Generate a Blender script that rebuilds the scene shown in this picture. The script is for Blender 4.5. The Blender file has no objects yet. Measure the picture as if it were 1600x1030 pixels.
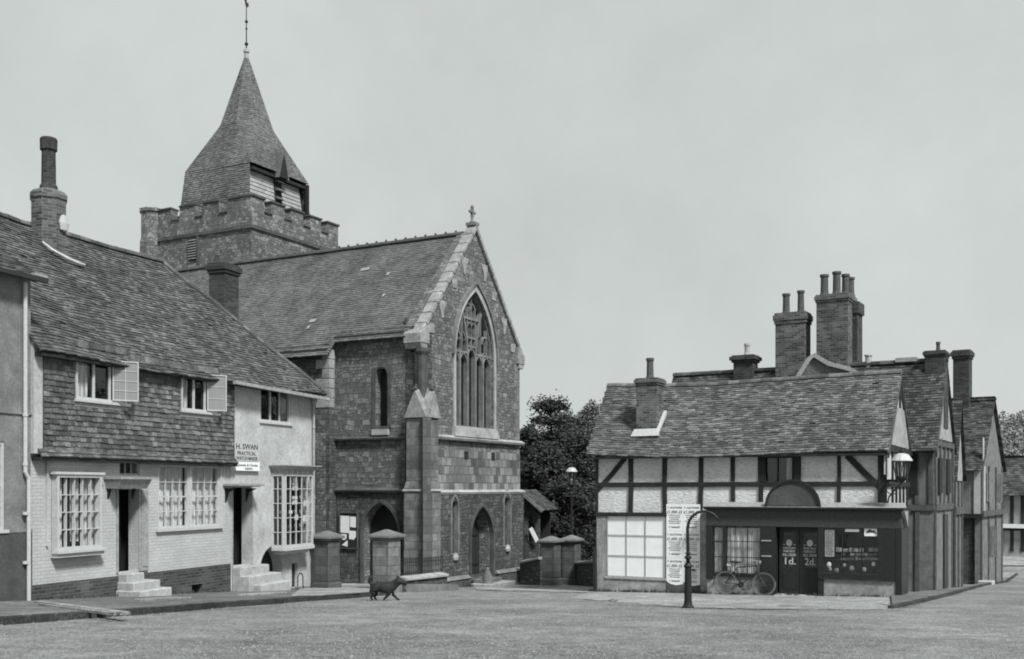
import bpy, bmesh, math, random
from mathutils import Vector, Matrix, noise as mnoise
from mathutils.geometry import tessellate_polygon
R = math.radians
random.seed(7)
C = bpy.context.scene.collection
sc = bpy.context.scene

# ------------------------------------------------------------------ camera, sky, sun, exposure
EYE = 3.0                       # height of the lens above the datum
FPX, CX, HY = 1656.0, 800.0, 762.0   # focal length, principal column and horizon row, in photo pixels
cam_d = bpy.data.cameras.new('camera'); cam = bpy.data.objects.new('camera', cam_d); C.objects.link(cam)
cam.location = (0, 0, EYE); cam.rotation_euler = (R(90), 0, 0)
cam_d.sensor_width = 36; cam_d.lens = 36 * FPX / 1600; cam_d.shift_y = (HY - 515) / 1600
cam_d.clip_end = 2000
sc.camera = cam

TINT = (0.945, 1.0, 0.985, 1)
SUN_EL, SUN_AZ = 48, 148        # azimuth clockwise from +Y (behind the camera to the right)
w = bpy.data.worlds.new('World'); sc.world = w; w.use_nodes = True
nt = w.node_tree; nt.nodes.clear()
sky = nt.nodes.new('ShaderNodeTexSky'); sky.sky_type = 'NISHITA'; sky.sun_disc = False
sky.sun_elevation = R(SUN_EL); sky.sun_rotation = R(SUN_AZ)
bw = nt.nodes.new('ShaderNodeRGBToBW'); nt.links.new(sky.outputs[0], bw.inputs[0])
tc = nt.nodes.new('ShaderNodeTexCoord')
nz = nt.nodes.new('ShaderNodeTexNoise'); nz.inputs['Scale'].default_value = 2.2; nz.inputs['Detail'].default_value = 9; nz.inputs['Roughness'].default_value = .62
nt.links.new(tc.outputs['Generated'], nz.inputs['Vector'])
mr = nt.nodes.new('ShaderNodeMapRange'); mr.inputs[1].default_value = .3; mr.inputs[2].default_value = .7
mr.inputs[3].default_value = 5.1; mr.inputs[4].default_value = 6.5
nt.links.new(nz.outputs[0], mr.inputs[0])
mx = nt.nodes.new('ShaderNodeMix'); mx.data_type = 'FLOAT'; mx.inputs[0].default_value = .88   # thick overcast over the clear sky
nt.links.new(bw.outputs[0], mx.inputs[2]); nt.links.new(mr.outputs[0], mx.inputs[3])
tn = nt.nodes.new('ShaderNodeMix'); tn.data_type = 'RGBA'; tn.blend_type = 'MULTIPLY'; tn.inputs[0].default_value = 1
tn.inputs[7].default_value = TINT
nt.links.new(mx.outputs[0], tn.inputs[6])
bg = nt.nodes.new('ShaderNodeBackground'); bg.inputs[1].default_value = .091
sc.cycles.filter_width = 1.9
nt.links.new(tn.outputs[2], bg.inputs[0])
wo = nt.nodes.new('ShaderNodeOutputWorld'); nt.links.new(bg.outputs[0], wo.inputs[0])
sd = bpy.data.lights.new('sun', 'SUN'); sd.energy = 4.2; sd.angle = R(10); sd.color = (.97, 1.0, .985)
so = bpy.data.objects.new('sun', sd); C.objects.link(so)
d = Vector((math.sin(R(SUN_AZ)) * math.cos(R(SUN_EL)), math.cos(R(SUN_AZ)) * math.cos(R(SUN_EL)), math.sin(R(SUN_EL))))
so.rotation_euler = (-d).to_track_quat('-Z', 'Y').to_euler(); so.location = d * 60
sc.view_settings.view_transform = 'Standard'; sc.view_settings.look = 'None'
sc.view_settings.gamma = 1; sc.view_settings.exposure = 0.35

# ------------------------------------------------------------------ materials (greys: the place is seen in monochrome)
MATS = {}
def nodes(name):
    m = bpy.data.materials.new(name); m.use_nodes = True; n = m.node_tree; n.nodes.clear()
    o = n.nodes.new('ShaderNodeOutputMaterial'); b = n.nodes.new('ShaderNodeBsdfPrincipled')
    n.links.new(b.outputs[0], o.inputs[0]); b.inputs['Specular IOR Level'].default_value = .25
    MATS[name] = m
    return m, n, b
def N(n, t, **kw):
    x = n.nodes.new(t)
    for k, v in kw.items():
        if k.startswith('_'): setattr(x, k[1:], v)
        else: x.inputs[k.replace('0', ' ') if k in x.inputs.keys() else k].default_value = v
    return x
def ramp(n, fac, a, b, lo=0., hi=1.):
    r = n.nodes.new('ShaderNodeMapRange'); n.links.new(fac, r.inputs[0])
    r.inputs[1].default_value = lo; r.inputs[2].default_value = hi; r.inputs[3].default_value = a; r.inputs[4].default_value = b
    return r.outputs[0]
def mul(n, a, b, op='MULTIPLY'):
    m = n.nodes.new('ShaderNodeMath'); m.operation = op
    for i, v in enumerate((a, b)):
        if isinstance(v, (int, float)): m.inputs[i].default_value = v
        else: n.links.new(v, m.inputs[i])
    return m.outputs[0]
def fmix(n, f, a, b):
    m = n.nodes.new('ShaderNodeMix'); m.data_type = 'FLOAT'
    for i, v in ((0, f), (2, a), (3, b)):
        if isinstance(v, (int, float)): m.inputs[i].default_value = v
        else: n.links.new(v, m.inputs[i])
    return m.outputs[0]
def noise(n, scale, detail=5, rough=.6, vec=None, dim='3D'):
    x = n.nodes.new('ShaderNodeTexNoise'); x.inputs['Scale'].default_value = scale
    x.inputs['Detail'].default_value = detail; x.inputs['Roughness'].default_value = rough
    if vec is None:
        t = n.nodes.new('ShaderNodeTexCoord'); vec = t.outputs['Object']
    n.links.new(vec, x.inputs['Vector'])
    return x.outputs[0]
def finish(n, b, val, rough=.9, bump=None, bd=.01, bs=.6):
    n.links.new(val, b.inputs['Base Color']); b.inputs['Roughness'].default_value = rough
    if bump is not None:
        u = n.nodes.new('ShaderNodeBump'); u.inputs['Strength'].default_value = bs; u.inputs['Distance'].default_value = bd
        n.links.new(bump, u.inputs['Height']); n.links.new(u.outputs[0], b.inputs['Normal'])
def m_plain(name, a, b_, s=3., rough=.85, bd=.006, fine=40., lo=.3, hi=.7, stain=0.):
    m, n, b = nodes(name)
    f1 = noise(n, s); f2 = noise(n, fine, 3)
    v = ramp(n, f1, a, b_, lo, hi)
    v = mul(n, v, ramp(n, f2, .82, 1.16, .3, .7))
    if stain:
        v = mul(n, v, ramp(n, noise(n, s * .35, 6, .7), 1 - stain, 1.08, .3, .62))
    finish(n, b, v, rough, f2, bd)
    return m
def m_tile(name, a, b_, spots=.25, s=1.2, rough=.95):
    m, n, b = nodes(name)
    g = n.nodes.new('ShaderNodeNewGeometry')
    r = g.outputs['Random Per Island']
    p = mul(n, r, 1.5, 'POWER')
    v = ramp(n, p, a, b_)
    v = mul(n, v, ramp(n, noise(n, s, 6, .7), .66, 1.3, .34, .66))
    v = mul(n, v, ramp(n, noise(n, 28, 4, .7), .6, 1.5, .35, .65))
    lich = mul(n, ramp(n, noise(n, 11, 5, .75), 0, 1, .58, .68), ramp(n, noise(n, .8, 4, .7), 0, 1, .45, .65))
    v = fmix(n, mul(n, lich, spots), v, .42)
    finish(n, b, v, rough, noise(n, 60, 3), .004)
    return m
def m_brick(name, a, b_, mortar, bump=.006, w=.225, h=.075, ms=.008, s=1., stain=.2, rough=.9):
    m, n, b = nodes(name)
    t = n.nodes.new('ShaderNodeTexCoord')
    nv = n.nodes.new('ShaderNodeTexNoise'); nv.inputs['Scale'].default_value = 2.5; n.links.new(t.outputs['UV'], nv.inputs['Vector'])
    sub = n.nodes.new('ShaderNodeVectorMath'); sub.operation = 'MULTIPLY_ADD'
    sub.inputs[1].default_value = (.02, .02, 0); n.links.new(nv.outputs['Color'], sub.inputs[0]); n.links.new(t.outputs['UV'], sub.inputs[2])
    k = n.nodes.new('ShaderNodeTexBrick'); n.links.new(sub.outputs[0], k.inputs['Vector'])
    k.inputs['Scale'].default_value = 1; k.inputs['Mortar Size'].default_value = ms; k.inputs['Mortar Smooth'].default_value = .4
    k.inputs['Brick Width'].default_value = w; k.inputs['Row Height'].default_value = h; k.inputs['Bias'].default_value = 0
    k.inputs['Color1'].default_value = (a, a, a, 1); k.inputs['Color2'].default_value = (b_, b_, b_, 1)
    k.inputs['Mortar'].default_value = (mortar, mortar, mortar, 1)
    v = mul(n, k.outputs['Color'], ramp(n, noise(n, s, 6, .7), 1 - stain, 1 + stain, .3, .7))
    v = mul(n, v, ramp(n, noise(n, 30, 3), .8, 1.2, .3, .7))
    finish(n, b, v, rough, mul(n, mul(n, k.outputs['Fac'], -1.), mul(n, noise(n, 40, 3), .4), 'ADD'), bump)
    return m
def m_rubble(name, a, b_, mortar, scale=.16, stain=.3, bump=.03, dist=.11):
    """roughly coursed rubble: uneven courses of small stones, no two alike"""
    m, n, b = nodes(name)
    t = n.nodes.new('ShaderNodeTexCoord')
    def warp(sc, am, src):
        nv = n.nodes.new('ShaderNodeTexNoise'); nv.inputs['Scale'].default_value = sc; nv.inputs['Detail'].default_value = 3; n.links.new(t.outputs['UV'], nv.inputs['Vector'])
        ad = n.nodes.new('ShaderNodeVectorMath'); ad.operation = 'MULTIPLY_ADD'; ad.inputs[1].default_value = (am, am, 0)
        n.links.new(nv.outputs['Color'], ad.inputs[0]); n.links.new(src, ad.inputs[2]); return ad.outputs[0]
    v0 = warp(4.5, dist, warp(1.3, dist*1.6, t.outputs['UV']))
    def bricks(w_, h_, ms, off):
        k = n.nodes.new('ShaderNodeTexBrick'); n.links.new(v0, k.inputs['Vector']); k.offset = off; k.squash = .62; k.squash_frequency = 3
        k.inputs['Scale'].default_value = 1; k.inputs['Mortar Size'].default_value = ms; k.inputs['Mortar Smooth'].default_value = .8
        k.inputs['Brick Width'].default_value = w_; k.inputs['Row Height'].default_value = h_
        k.inputs['Color1'].default_value = (0, 0, 0, 1); k.inputs['Color2'].default_value = (1, 1, 1, 1); k.inputs['Mortar'].default_value = (.3, .3, .3, 1)
        return k
    k1 = bricks(scale*1.75, scale, .016, .37); k2 = bricks(scale*2.9, scale*1.62, .016, .43)
    sel = ramp(n, noise(n, 1.1, 3, .5, t.outputs['UV']), 0, 1, .49, .51)
    c = fmix(n, sel, k1.outputs['Color'], k2.outputs['Color']); f = fmix(n, sel, k1.outputs['Fac'], k2.outputs['Fac'])
    st = ramp(n, mul(n, c, 1.9, 'POWER'), a, b_)
    v = fmix(n, mul(n, f, .85), st, mortar)
    v = mul(n, v, ramp(n, noise(n, .5, 6, .7), 1 - stain, 1 + stain, .3, .7))
    v = mul(n, v, ramp(n, noise(n, 6, 5, .7), .78, 1.25, .35, .65))
    v = mul(n, v, ramp(n, noise(n, 38, 5, .75), .6, 1.45, .35, .65))
    finish(n, b, v, .95, mul(n, mul(n, f, -1.), mul(n, noise(n, 18, 4), .7), 'ADD'), bump, .9)
    return m
def m_flat(name, v, rough=.5, metal=0., spec=.3, var=.15, s=12.):
    m, n, b = nodes(name)
    finish(n, b, mul(n, ramp(n, noise(n, s, 4), 1 - var, 1 + var, .3, .7), v), rough, noise(n, s * 3, 3), .002)
    b.inputs['Metallic'].default_value = metal; b.inputs['Specular IOR Level'].default_value = spec
    return m
def m_cloth(name, a, b_, s=26.):
    m, n, b = nodes(name)
    t = n.nodes.new('ShaderNodeTexCoord')
    mp = n.nodes.new('ShaderNodeMapping'); mp.inputs['Scale'].default_value = (1, 1, .06); n.links.new(t.outputs['Object'], mp.inputs[0])
    f = noise(n, s, 4, .6, mp.outputs[0])
    finish(n, b, ramp(n, f, a, b_, .38, .62), .95, f, .01)
    return m
def m_glass(name, refl=.25, trans=.8):
    m = bpy.data.materials.new(name); m.use_nodes = True; n = m.node_tree; n.nodes.clear(); MATS[name] = m
    o = n.nodes.new('ShaderNodeOutputMaterial'); a = n.nodes.new('ShaderNodeBsdfTransparent'); g = n.nodes.new('ShaderNodeBsdfGlossy')
    a.inputs[0].default_value = (trans, trans, trans, 1); g.inputs['Roughness'].default_value = .04; g.inputs[0].default_value = (.9, .9, .9, 1)
    f = n.nodes.new('ShaderNodeLayerWeight'); f.inputs[0].default_value = .5
    fr_ = mul(n, mul(n, mul(n, f.outputs['Facing'], 5., 'POWER'), .75), .04, 'ADD')
    k = n.nodes.new('ShaderNodeMixShader'); n.links.new(fr_, k.inputs[0]); n.links.new(a.outputs[0], k.inputs[1]); n.links.new(g.outputs[0], k.inputs[2])
    u = n.nodes.new('ShaderNodeBump'); u.inputs['Distance'].default_value = .004; n.links.new(noise(n, 5, 2), u.inputs['Height'])
    n.links.new(u.outputs[0], g.inputs['Normal']); n.links.new(k.outputs[0], o.inputs[0])
    return m
m_tile('tile_cottage', .055, .13, .35)
m_tile('tile_hung', .06, .15, .2, 2.)
m_tile('tile_church', .09, .128, .15, .8)
m_tile('tile_spire', .085, .15, .2, .7)
m_tile('tile_shop', .065, .16, .45, 1.)
m_tile('tile_row', .03, .10, .2, 1.)
m_brick('white_brick', .38, .42, .35, .010, s=.8, stain=.13)
m_plain('white_render', .34, .46, 1.6, bd=.014, fine=14, stain=.22)
m_brick('dark_brick', .035, .08, .11, .01, stain=.35)
m_brick('chimney_brick', .04, .13, .17, .01, stain=.35)
m_brick('chimney_dark', .025, .06, .07, .01, stain=.3)
m_rubble('rubble', .095, .215, .10, .115, .25)
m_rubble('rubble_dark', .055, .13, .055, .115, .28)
m_rubble('rubble_tower', .095, .225, .12, .13, .3)
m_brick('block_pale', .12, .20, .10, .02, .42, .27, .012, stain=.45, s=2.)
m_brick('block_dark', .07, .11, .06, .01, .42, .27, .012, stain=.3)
m_brick('flushwork', .07, .27, .09, .015, w=.34, h=.30, ms=.018, stain=.45)
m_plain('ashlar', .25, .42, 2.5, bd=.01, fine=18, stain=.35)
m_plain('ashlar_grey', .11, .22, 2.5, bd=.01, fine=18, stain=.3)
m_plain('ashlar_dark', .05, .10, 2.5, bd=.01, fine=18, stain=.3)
m_plain('coping_stone', .20, .34, 6, bd=.012, fine=16, stain=.4)
def m_limewash(name, a, b_, dark):
    m, n, b = nodes(name)
    t = n.nodes.new('ShaderNodeTexCoord')
    mp = n.nodes.new('ShaderNodeMapping'); mp.inputs['Scale'].default_value = (1, 1, 2.8); n.links.new(t.outputs['Object'], mp.inputs[0])
    f = noise(n, 7, 6, .65, mp.outputs[0]); g = noise(n, 2.3, 4, .6, mp.outputs[0])
    v = ramp(n, f, a, b_, .36, .6)
    v = fmix(n, mul(n, ramp(n, f, 1, 0, .33, .42), ramp(n, g, .2, 1, .4, .6)), v, dark)
    v = mul(n, v, ramp(n, noise(n, 30, 4, .7), .85, 1.15, .35, .65))
    v = mul(n, v, ramp(n, noise(n, .9, 5, .7), .86, 1.1, .35, .65))
    finish(n, b, v, .95, f, .05, .9)
m_limewash('shop_plaster', .46, .60, .24)
m_plain('pale_board', .24, .36, 4, bd=.01, fine=20, stain=.3)
m_plain('stone_base', .17, .34, 2.5, bd=.02, fine=12, stain=.3)
m_plain('timber', .014, .028, 5, .8, .01, 30)
m_plain('timber_old', .055, .11, 4, .9, .01, 30)
m_plain('panel_old', .10, .20, 3, .9, .01, 20)
m_plain('grey_render', .14, .22, 2.2, bd=.012, fine=16, stain=.25)
m_plain('dark_render', .055, .085, 2.2, bd=.012, fine=16, stain=.25)
m_flat('white_paint', .43, .5, var=.12); m_flat('cream_board', .72, .6, var=.05, s=3); m_flat('paper', .74, .8, var=.08)
m_flat('grey_paint', .28, .55, var=.25); m_flat('black_paint', .018, .45, var=.3); m_flat('fascia_paint', .04, .55, var=.25); m_flat('dark_paint', .028, .5, var=.3)
m_flat('iron', .022, .5, .3); m_flat('lead', .26, .6, var=.3); m_flat('white_flashing', .42, .8, var=.2, s=20)
m_flat('ink', .05, .8); m_flat('rubber', .03, .8); m_flat('tyre', .13, .8); m_flat('chrome', .4, .3, .8, var=.1); m_flat('leather', .02, .6)
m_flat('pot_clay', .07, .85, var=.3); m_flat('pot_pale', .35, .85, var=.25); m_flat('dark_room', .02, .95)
m_flat('sign_grey', .42, .7, var=.04); m_flat('ghost_ink', .10, .8, var=.3, s=40)
m_cloth('curtain', .18, .55); m_cloth('lace', .30, .72, 40)
m_glass('glass', trans=.97)
m_glass('lantern_glass', trans=.75)
def m_pale_glass():
    m = m_glass('painted_reflection_glass', trans=.9); n = m.node_tree; k = [x for x in n.nodes if x.type == 'MIX_SHADER'][0]; o = [x for x in n.nodes if x.type == 'OUTPUT_MATERIAL'][0]
    d_ = n.nodes.new('ShaderNodeBsdfDiffuse'); d_.inputs[0].default_value = (.34, .34, .34, 1); k2 = n.nodes.new('ShaderNodeMixShader'); k2.inputs[0].default_value = .5  # diffuse half paints a pale reflection into the open casement panes
    n.links.new(k.outputs[0], k2.inputs[1]); n.links.new(d_.outputs[0], k2.inputs[2]); n.links.new(k2.outputs[0], o.inputs[0])
m_pale_glass(); m_flat('milk_glass', .5, .3)
m_plain('step_stone', .28, .42, 5, bd=.012, fine=24, stain=.2)
m_plain('grit', .13, .23, 3, bd=.002)
m_plain('bark', .02, .05, 6, .9, .02, 20)
m_tile('yew_leaf', .03, .065, 0., .6); m_tile('leaf', .05, .11, 0., .5); m_tile('leaf_pale', .10, .2, 0., .5); m_tile('hazed_hill_leaf', .15, .27, 0., .1)  # hill foliage: haze of distance put into its pale leaf colour
m_plain('fur', .012, .026, 14, .6, .02, 60)
# road: rolled macadam, mottled, with loose grit
def m_road(name, a, b_, s1=.35):
    m, n, b = nodes(name)
    t = n.nodes.new('ShaderNodeTexCoord')
    mp = n.nodes.new('ShaderNodeMapping'); mp.inputs['Scale'].default_value = (1, 1, 1); n.links.new(t.outputs['Object'], mp.inputs[0])
    v = ramp(n, noise(n, s1, 7, .65, mp.outputs[0]), a, b_, .32, .68)
    v = mul(n, v, ramp(n, noise(n, 3.5, 6, .7, mp.outputs[0]), .78, 1.22, .35, .65))
    v = mul(n, v, ramp(n, noise(n, 1.1, 6, .75), .78, 1.2, .38, .62))
    v = mul(n, v, ramp(n, noise(n, .22, 4, .6), .86, 1.12, .38, .62))
    v = mul(n, v, ramp(n, noise(n, 19, 7, .85), .35, 1.65, .38, .62))
    g = n.nodes.new('ShaderNodeTexVoronoi'); g.inputs['Scale'].default_value = 17; n.links.new(t.outputs['Object'], g.inputs['Vector'])
    st = ramp(n, g.outputs['Distance'], 1, 0, .08, .22)
    v = fmix(n, mul(n, st, .35), v, b_ * 1.7)
    finish(n, b, v, .95, mul(n, noise(n, 30, 5, .7), mul(n, st, .4), 'ADD'), .05, 1.)
    return m
m_road('road', .17, .28); m_road('pavement', .11, .21); m_road('forecourt', .26, .38, .8); m_road('kerb', .035, .07)

# ------------------------------------------------------------------ mesh builder
class MB:
    def __init__(s): s.v = []; s.f = []
    def face(s, pts):
        i = len(s.v); s.v += [tuple(p) for p in pts]; s.f.append(tuple(range(i, i + len(pts))))
    def idx(s, pts, faces):
        i = len(s.v); s.v += [tuple(p) for p in pts]
        for f in faces: s.f.append(tuple(i + k for k in f))
        return s
    def box(s, x0, x1, y0, y1, z0, z1):
        x0, x1 = min(x0, x1), max(x0, x1); y0, y1 = min(y0, y1), max(y0, y1); z0, z1 = min(z0, z1), max(z0, z1)
        p = [(x0,y0,z0),(x1,y0,z0),(x1,y1,z0),(x0,y1,z0),(x0,y0,z1),(x1,y0,z1),(x1,y1,z1),(x0,y1,z1)]
        s.idx(p, [(0,3,2,1),(4,5,6,7),(0,1,5,4),(1,2,6,5),(2,3,7,6),(3,0,4,7)]); return s
    def taper(s, x0, x1, y0, y1, z0, x2, x3, y2, y3, z1):
        p = [(x0,y0,z0),(x1,y0,z0),(x1,y1,z0),(x0,y1,z0),(x2,y2,z1),(x3,y2,z1),(x3,y3,z1),(x2,y3,z1)]
        s.idx(p, [(0,3,2,1),(4,5,6,7),(0,1,5,4),(1,2,6,5),(2,3,7,6),(3,0,4,7)]); return s
    def prism(s, pts, y0, y1, plane='xz'):
        """polygon pts extruded from y0 to y1; plane xz (default), yz or xy"""
        f = {'xz': lambda a, b, c: (a, c, b), 'yz': lambda a, b, c: (c, a, b), 'xy': lambda a, b, c: (a, b, c)}[plane]
        n = len(pts); A = [f(a, b, y0) for a, b in pts]; B = [f(a, b, y1) for a, b in pts]
        s.idx(A + B, [tuple(range(n)), tuple(range(2*n-1, n-1, -1))] + [(i, n+i, n+(i+1) % n, (i+1) % n) for i in range(n)]); return s
    def holed(s, outer, holes, y0, y1, plane='xz'):
        """wall: outline with holes cut through, front at y0, back at y1"""
        f = {'xz': lambda a, b, c: (a, c, b), 'yz': lambda a, b, c: (c, a, b)}[plane]
        loops = [[Vector((a, b, 0)) for a, b in l] for l in [outer] + holes]
        flat = [p for l in loops for p in l]
        tris = tessellate_polygon(loops)
        for y in (y0, y1):
            s.idx([f(p.x, p.y, y) for p in flat], [tuple(t) for t in tris])
        for l in [outer] + holes:
            n = len(l)
            for i in range(n):
                a, b = l[i], l[(i+1) % n]
                s.face([f(a[0], a[1], y0), f(b[0], b[1], y0), f(b[0], b[1], y1), f(a[0], a[1], y1)])
        return s
    def ribbon(s, pts, wd, y0, y1, plane='xz', closed=False):
        """bar of width wd following a 2D polyline, extruded y0..y1"""
        n = len(pts); L = []; Rr = []
        for i in range(n):
            a = pts[(i-1) % n] if (closed or i > 0) else pts[i]; b = pts[(i+1) % n] if (closed or i < n-1) else pts[i]
            dx, dz = b[0]-a[0], b[1]-a[1]; l = math.hypot(dx, dz) or 1
            nx, nz_ = -dz/l, dx/l
            L.append((pts[i][0]+nx*wd/2, pts[i][1]+nz_*wd/2)); Rr.append((pts[i][0]-nx*wd/2, pts[i][1]-nz_*wd/2))
        for i in range(n if closed else n-1):
            j = (i+1) % n
            s.prism([L[i], L[j], Rr[j], Rr[i]], y0, y1, plane)
        return s
    def tube(s, pts, r, seg=8, caps=True):
        pts = [Vector(p) for p in pts]; n = len(pts)
        if not isinstance(r, (list, tuple)): r = [r]*n
        rings = []; up = Vector((0, 0, 1)); prev = None
        for i in range(n):
            t = (pts[min(i+1, n-1)] - pts[max(i-1, 0)]).normalized()
            if prev is None:
                a = t.cross(up) if abs(t.dot(up)) < .95 else t.cross(Vector((1, 0, 0)))
            else: a = prev - t * prev.dot(t)
            a.normalize(); prev = a; b = t.cross(a)
            rings.append([pts[i] + (a*math.cos(k*2*math.pi/seg) + b*math.sin(k*2*math.pi/seg))*r[i] for k in range(seg)])
        fs = []
        for i in range(n-1):
            for k in range(seg): fs.append((i*seg+k, i*seg+(k+1) % seg, (i+1)*seg+(k+1) % seg, (i+1)*seg+k))
        if caps: fs += [tuple(range(seg)), tuple(range((n-1)*seg, n*seg))]
        s.idx([p for q in rings for p in q], fs); return s
    def lathe(s, prof, c=(0, 0, 0), seg=12, rot=0., sx=1., sy=1.):
        fs = []; n = len(prof); P = []
        for r, z in prof:
            for k in range(seg):
                a = rot + k*2*math.pi/seg; P.append((c[0]+r*math.cos(a)*sx, c[1]+r*math.sin(a)*sy, c[2]+z))
        for i in range(n-1):
            for k in range(seg): fs.append((i*seg+k, i*seg+(k+1) % seg, (i+1)*seg+(k+1) % seg, (i+1)*seg+k))
        fs += [tuple(range(seg)), tuple(range((n-1)*seg, n*seg))]
        s.idx(P, fs); return s
    def add_mesh(s, me, M):
        s.idx([M @ v.co for v in me.vertices], [tuple(p.vertices) for p in me.polygons]); return s
    def build(s, name, mat, parent=None, loc=(0, 0, 0), smooth=False, bevel=0., label=None, wob=0.):
        me = bpy.data.meshes.new(name)
        vs = s.v
        if wob:
            vs = []
            for p in s.v:
                q = Vector(p)*.9; d = mnoise.noise_vector(q)*wob
                vs.append((p[0]+d.x, p[1]+d.y*.5, p[2]+d.z))
        me.from_pydata(vs, [], s.f)
        bm = bmesh.new(); bm.from_mesh(me)
        if smooth or bevel or s.f and len(s.f) < 4000: bmesh.ops.recalc_face_normals(bm, faces=bm.faces)
        bm.to_mesh(me); bm.free()
        uv = me.uv_layers.new(name='UVMap'); co = me.vertices
        for p in me.polygons:
            n = p.normal
            if abs(n.z) > .95: U, V = Vector((1, 0, 0)), Vector((0, 1, 0))
            else:
                U = Vector((0, 0, 1)).cross(n).normalized(); V = n.cross(U)
            for li, vi in zip(p.loop_indices, p.vertices):
                c = co[vi].co; uv.data[li].uv = (c.dot(U), c.dot(V))
            p.use_smooth = smooth
        me.materials.append(MATS[mat])
        o = bpy.data.objects.new(name, me); C.objects.link(o); o.location = loc
        if parent: o.parent = parent
        if label: o['label'] = label
        if bevel:
            b = o.modifiers.new('bevel', 'BEVEL'); b.width = bevel; b.segments = 1; b.limit_method = 'ANGLE'
        return o
def tag(o, label=None, cat=None, group=None, kind=None):
    if label: o['label'] = label
    if cat: o['category'] = cat
    if group: o['group'] = group
    if kind: o['kind'] = kind
    return o
def empty(name, loc, rz, label, cat, group=None):
    o = bpy.data.objects.new(name, None); C.objects.link(o); o.location = loc; o.rotation_euler = (0, 0, rz)
    o.empty_display_size = .2
    return tag(o, label, cat, group)

# ------------------------------------------------------------------ the lie of the land
def gh(x, y):
    yy = min(max(y, 9.0), 50.0)
    return EYE - (.95 + .069*yy + .003*max(-25, min(x, 25)))
def gp(px, py, up=0.):
    """point of the ground seen at a photo pixel"""
    a, b = (px-CX)/FPX, (py-HY)/FPX
    D = (.95-up)/(b - .069 - .003*a)
    if D > 50 or D < 0: D = (EYE - gh(25, 60) - up)/b
    return Vector((a*D, D, 0))
class Frame:
    """upright frame: x along a facade, y going in behind it, z up from the base"""
    def __init__(s, px, D, ux, uy, bz=None):
        l = math.hypot(ux, uy); s.u = Vector((ux/l, uy/l)); s.y = Vector((-uy/l, ux/l))
        s.O = Vector(((px-CX)/FPX*D, D)); s.bz = gh(s.O.x, s.O.y) if bz is None else bz
        s.rz = math.atan2(s.u.y, s.u.x); s.loc = (s.O.x, s.O.y, s.bz)
    def L(s, px, py, y=0.):
        r = Vector(((px-CX)/FPX, 1.)); D = (s.O.dot(s.y) + y)/r.dot(s.y); P = r*D
        return (P - s.O).dot(s.u), EYE + (HY-py)/FPX*D - s.bz
    def U(s, px, y=0.): return s.L(px, HY, y)[0]
    def Z(s, px, py, y=0.): return s.L(px, py, y)[1]
    def S(s, px, py, x=0.):
        r = Vector(((px-CX)/FPX, 1.)); D = (s.O.dot(s.u) + x)/r.dot(s.u); P = r*D
        return (P - s.O).dot(s.y), EYE + (HY-py)/FPX*D - s.bz
    def W(s, x, y): return s.O + s.u*x + s.y*y
    def G(s, x, y):
        p = s.W(x, y); return gh(p.x, p.y) - s.bz
    def rect(s, x0, x1, yt, yb, y=0.):
        m = (x0+x1)/2
        return s.U(x0, y), s.U(x1, y), s.Z(m, yb, y), s.Z(m, yt, y)

# ------------------------------------------------------------------ shared parts
def tiles(mb, poly, gauge=.1, wd=.165, th=.014, jit=.004, disp=None, miss=0., deck=True):
    """rows of separate plain tiles laid over a planar convex polygon"""
    P = [Vector(p) for p in poly]
    n = Vector((0, 0, 0))
    for i in range(len(P)): n += P[i].cross(P[(i+1) % len(P)])
    n.normalize()
    if n.z < 0: n = -n
    if abs(n.z) < 1e-3: pass
    e = Vector((0, 0, 1)).cross(n).normalized(); s = n.cross(e); O = P[0]
    q = [((p-O).dot(e), (p-O).dot(s)) for p in P]
    v0, v1 = min(b for a, b in q), max(b for a, b in q)
    def rng(v):
        xs = []
        for i in range(len(q)):
            (a, b), (c, d_) = q[i], q[(i+1) % len(q)]
            if (b-v)*(d_-v) <= 0 and b != d_: xs.append(a+(c-a)*(v-b)/(d_-b))
        return (min(xs), max(xs)) if len(xs) > 1 else None
    def at(a, v, h):
        p = O + e*a + s*v + n*h
        if disp: p.z += disp(p)
        return p
    k = 0; v = v0
    while v < v1 - gauge*.3:
        r = rng(min(v+gauge*.5, v1-1e-4))
        if r:
            a, b = r; x = a - (wd*.5 if k % 2 else 0) - random.random()*.02
            if deck:
                m = max(1, int((b-a)/.8)); rl = rng(v+1e-4) or r; rh = rng(min(v+gauge, v1-1e-4)) or r
                for i in range(m):
                    c0, c1 = i/m, (i+1)/m
                    mb.face([at(rl[0]+(rl[1]-rl[0])*c0, v, -.025), at(rl[0]+(rl[1]-rl[0])*c1, v, -.025), at(rh[0]+(rh[1]-rh[0])*c1, v+gauge, -.025), at(rh[0]+(rh[1]-rh[0])*c0, v+gauge, -.025)])
            rowj = random.gauss(0, jit*.6)
            while x < b:
                x0, x1 = max(x+.003, a), min(x+wd-.003, b); x += wd
                if x1-x0 < .02 or random.random() < miss: continue
                dv = random.gauss(0, jit) + rowj; t = th*random.uniform(.8, 1.5); tl = random.gauss(0, jit*.5)
                A, B = at(x0, v+dv, -.012), at(x1, v+dv+tl, -.012); Cc, D = at(x0, v+dv, t*1.5), at(x1, v+dv+tl, t*1.5+tl)
                E, F = at(x0, v+gauge*1.25, .001), at(x1, v+gauge*1.25, .001)
                mb.idx([A, B, Cc, D, E, F], [(2, 3, 5, 4), (0, 1, 3, 2), (0, 2, 4), (1, 5, 3)])
        v += gauge; k += 1
    return mb
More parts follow.
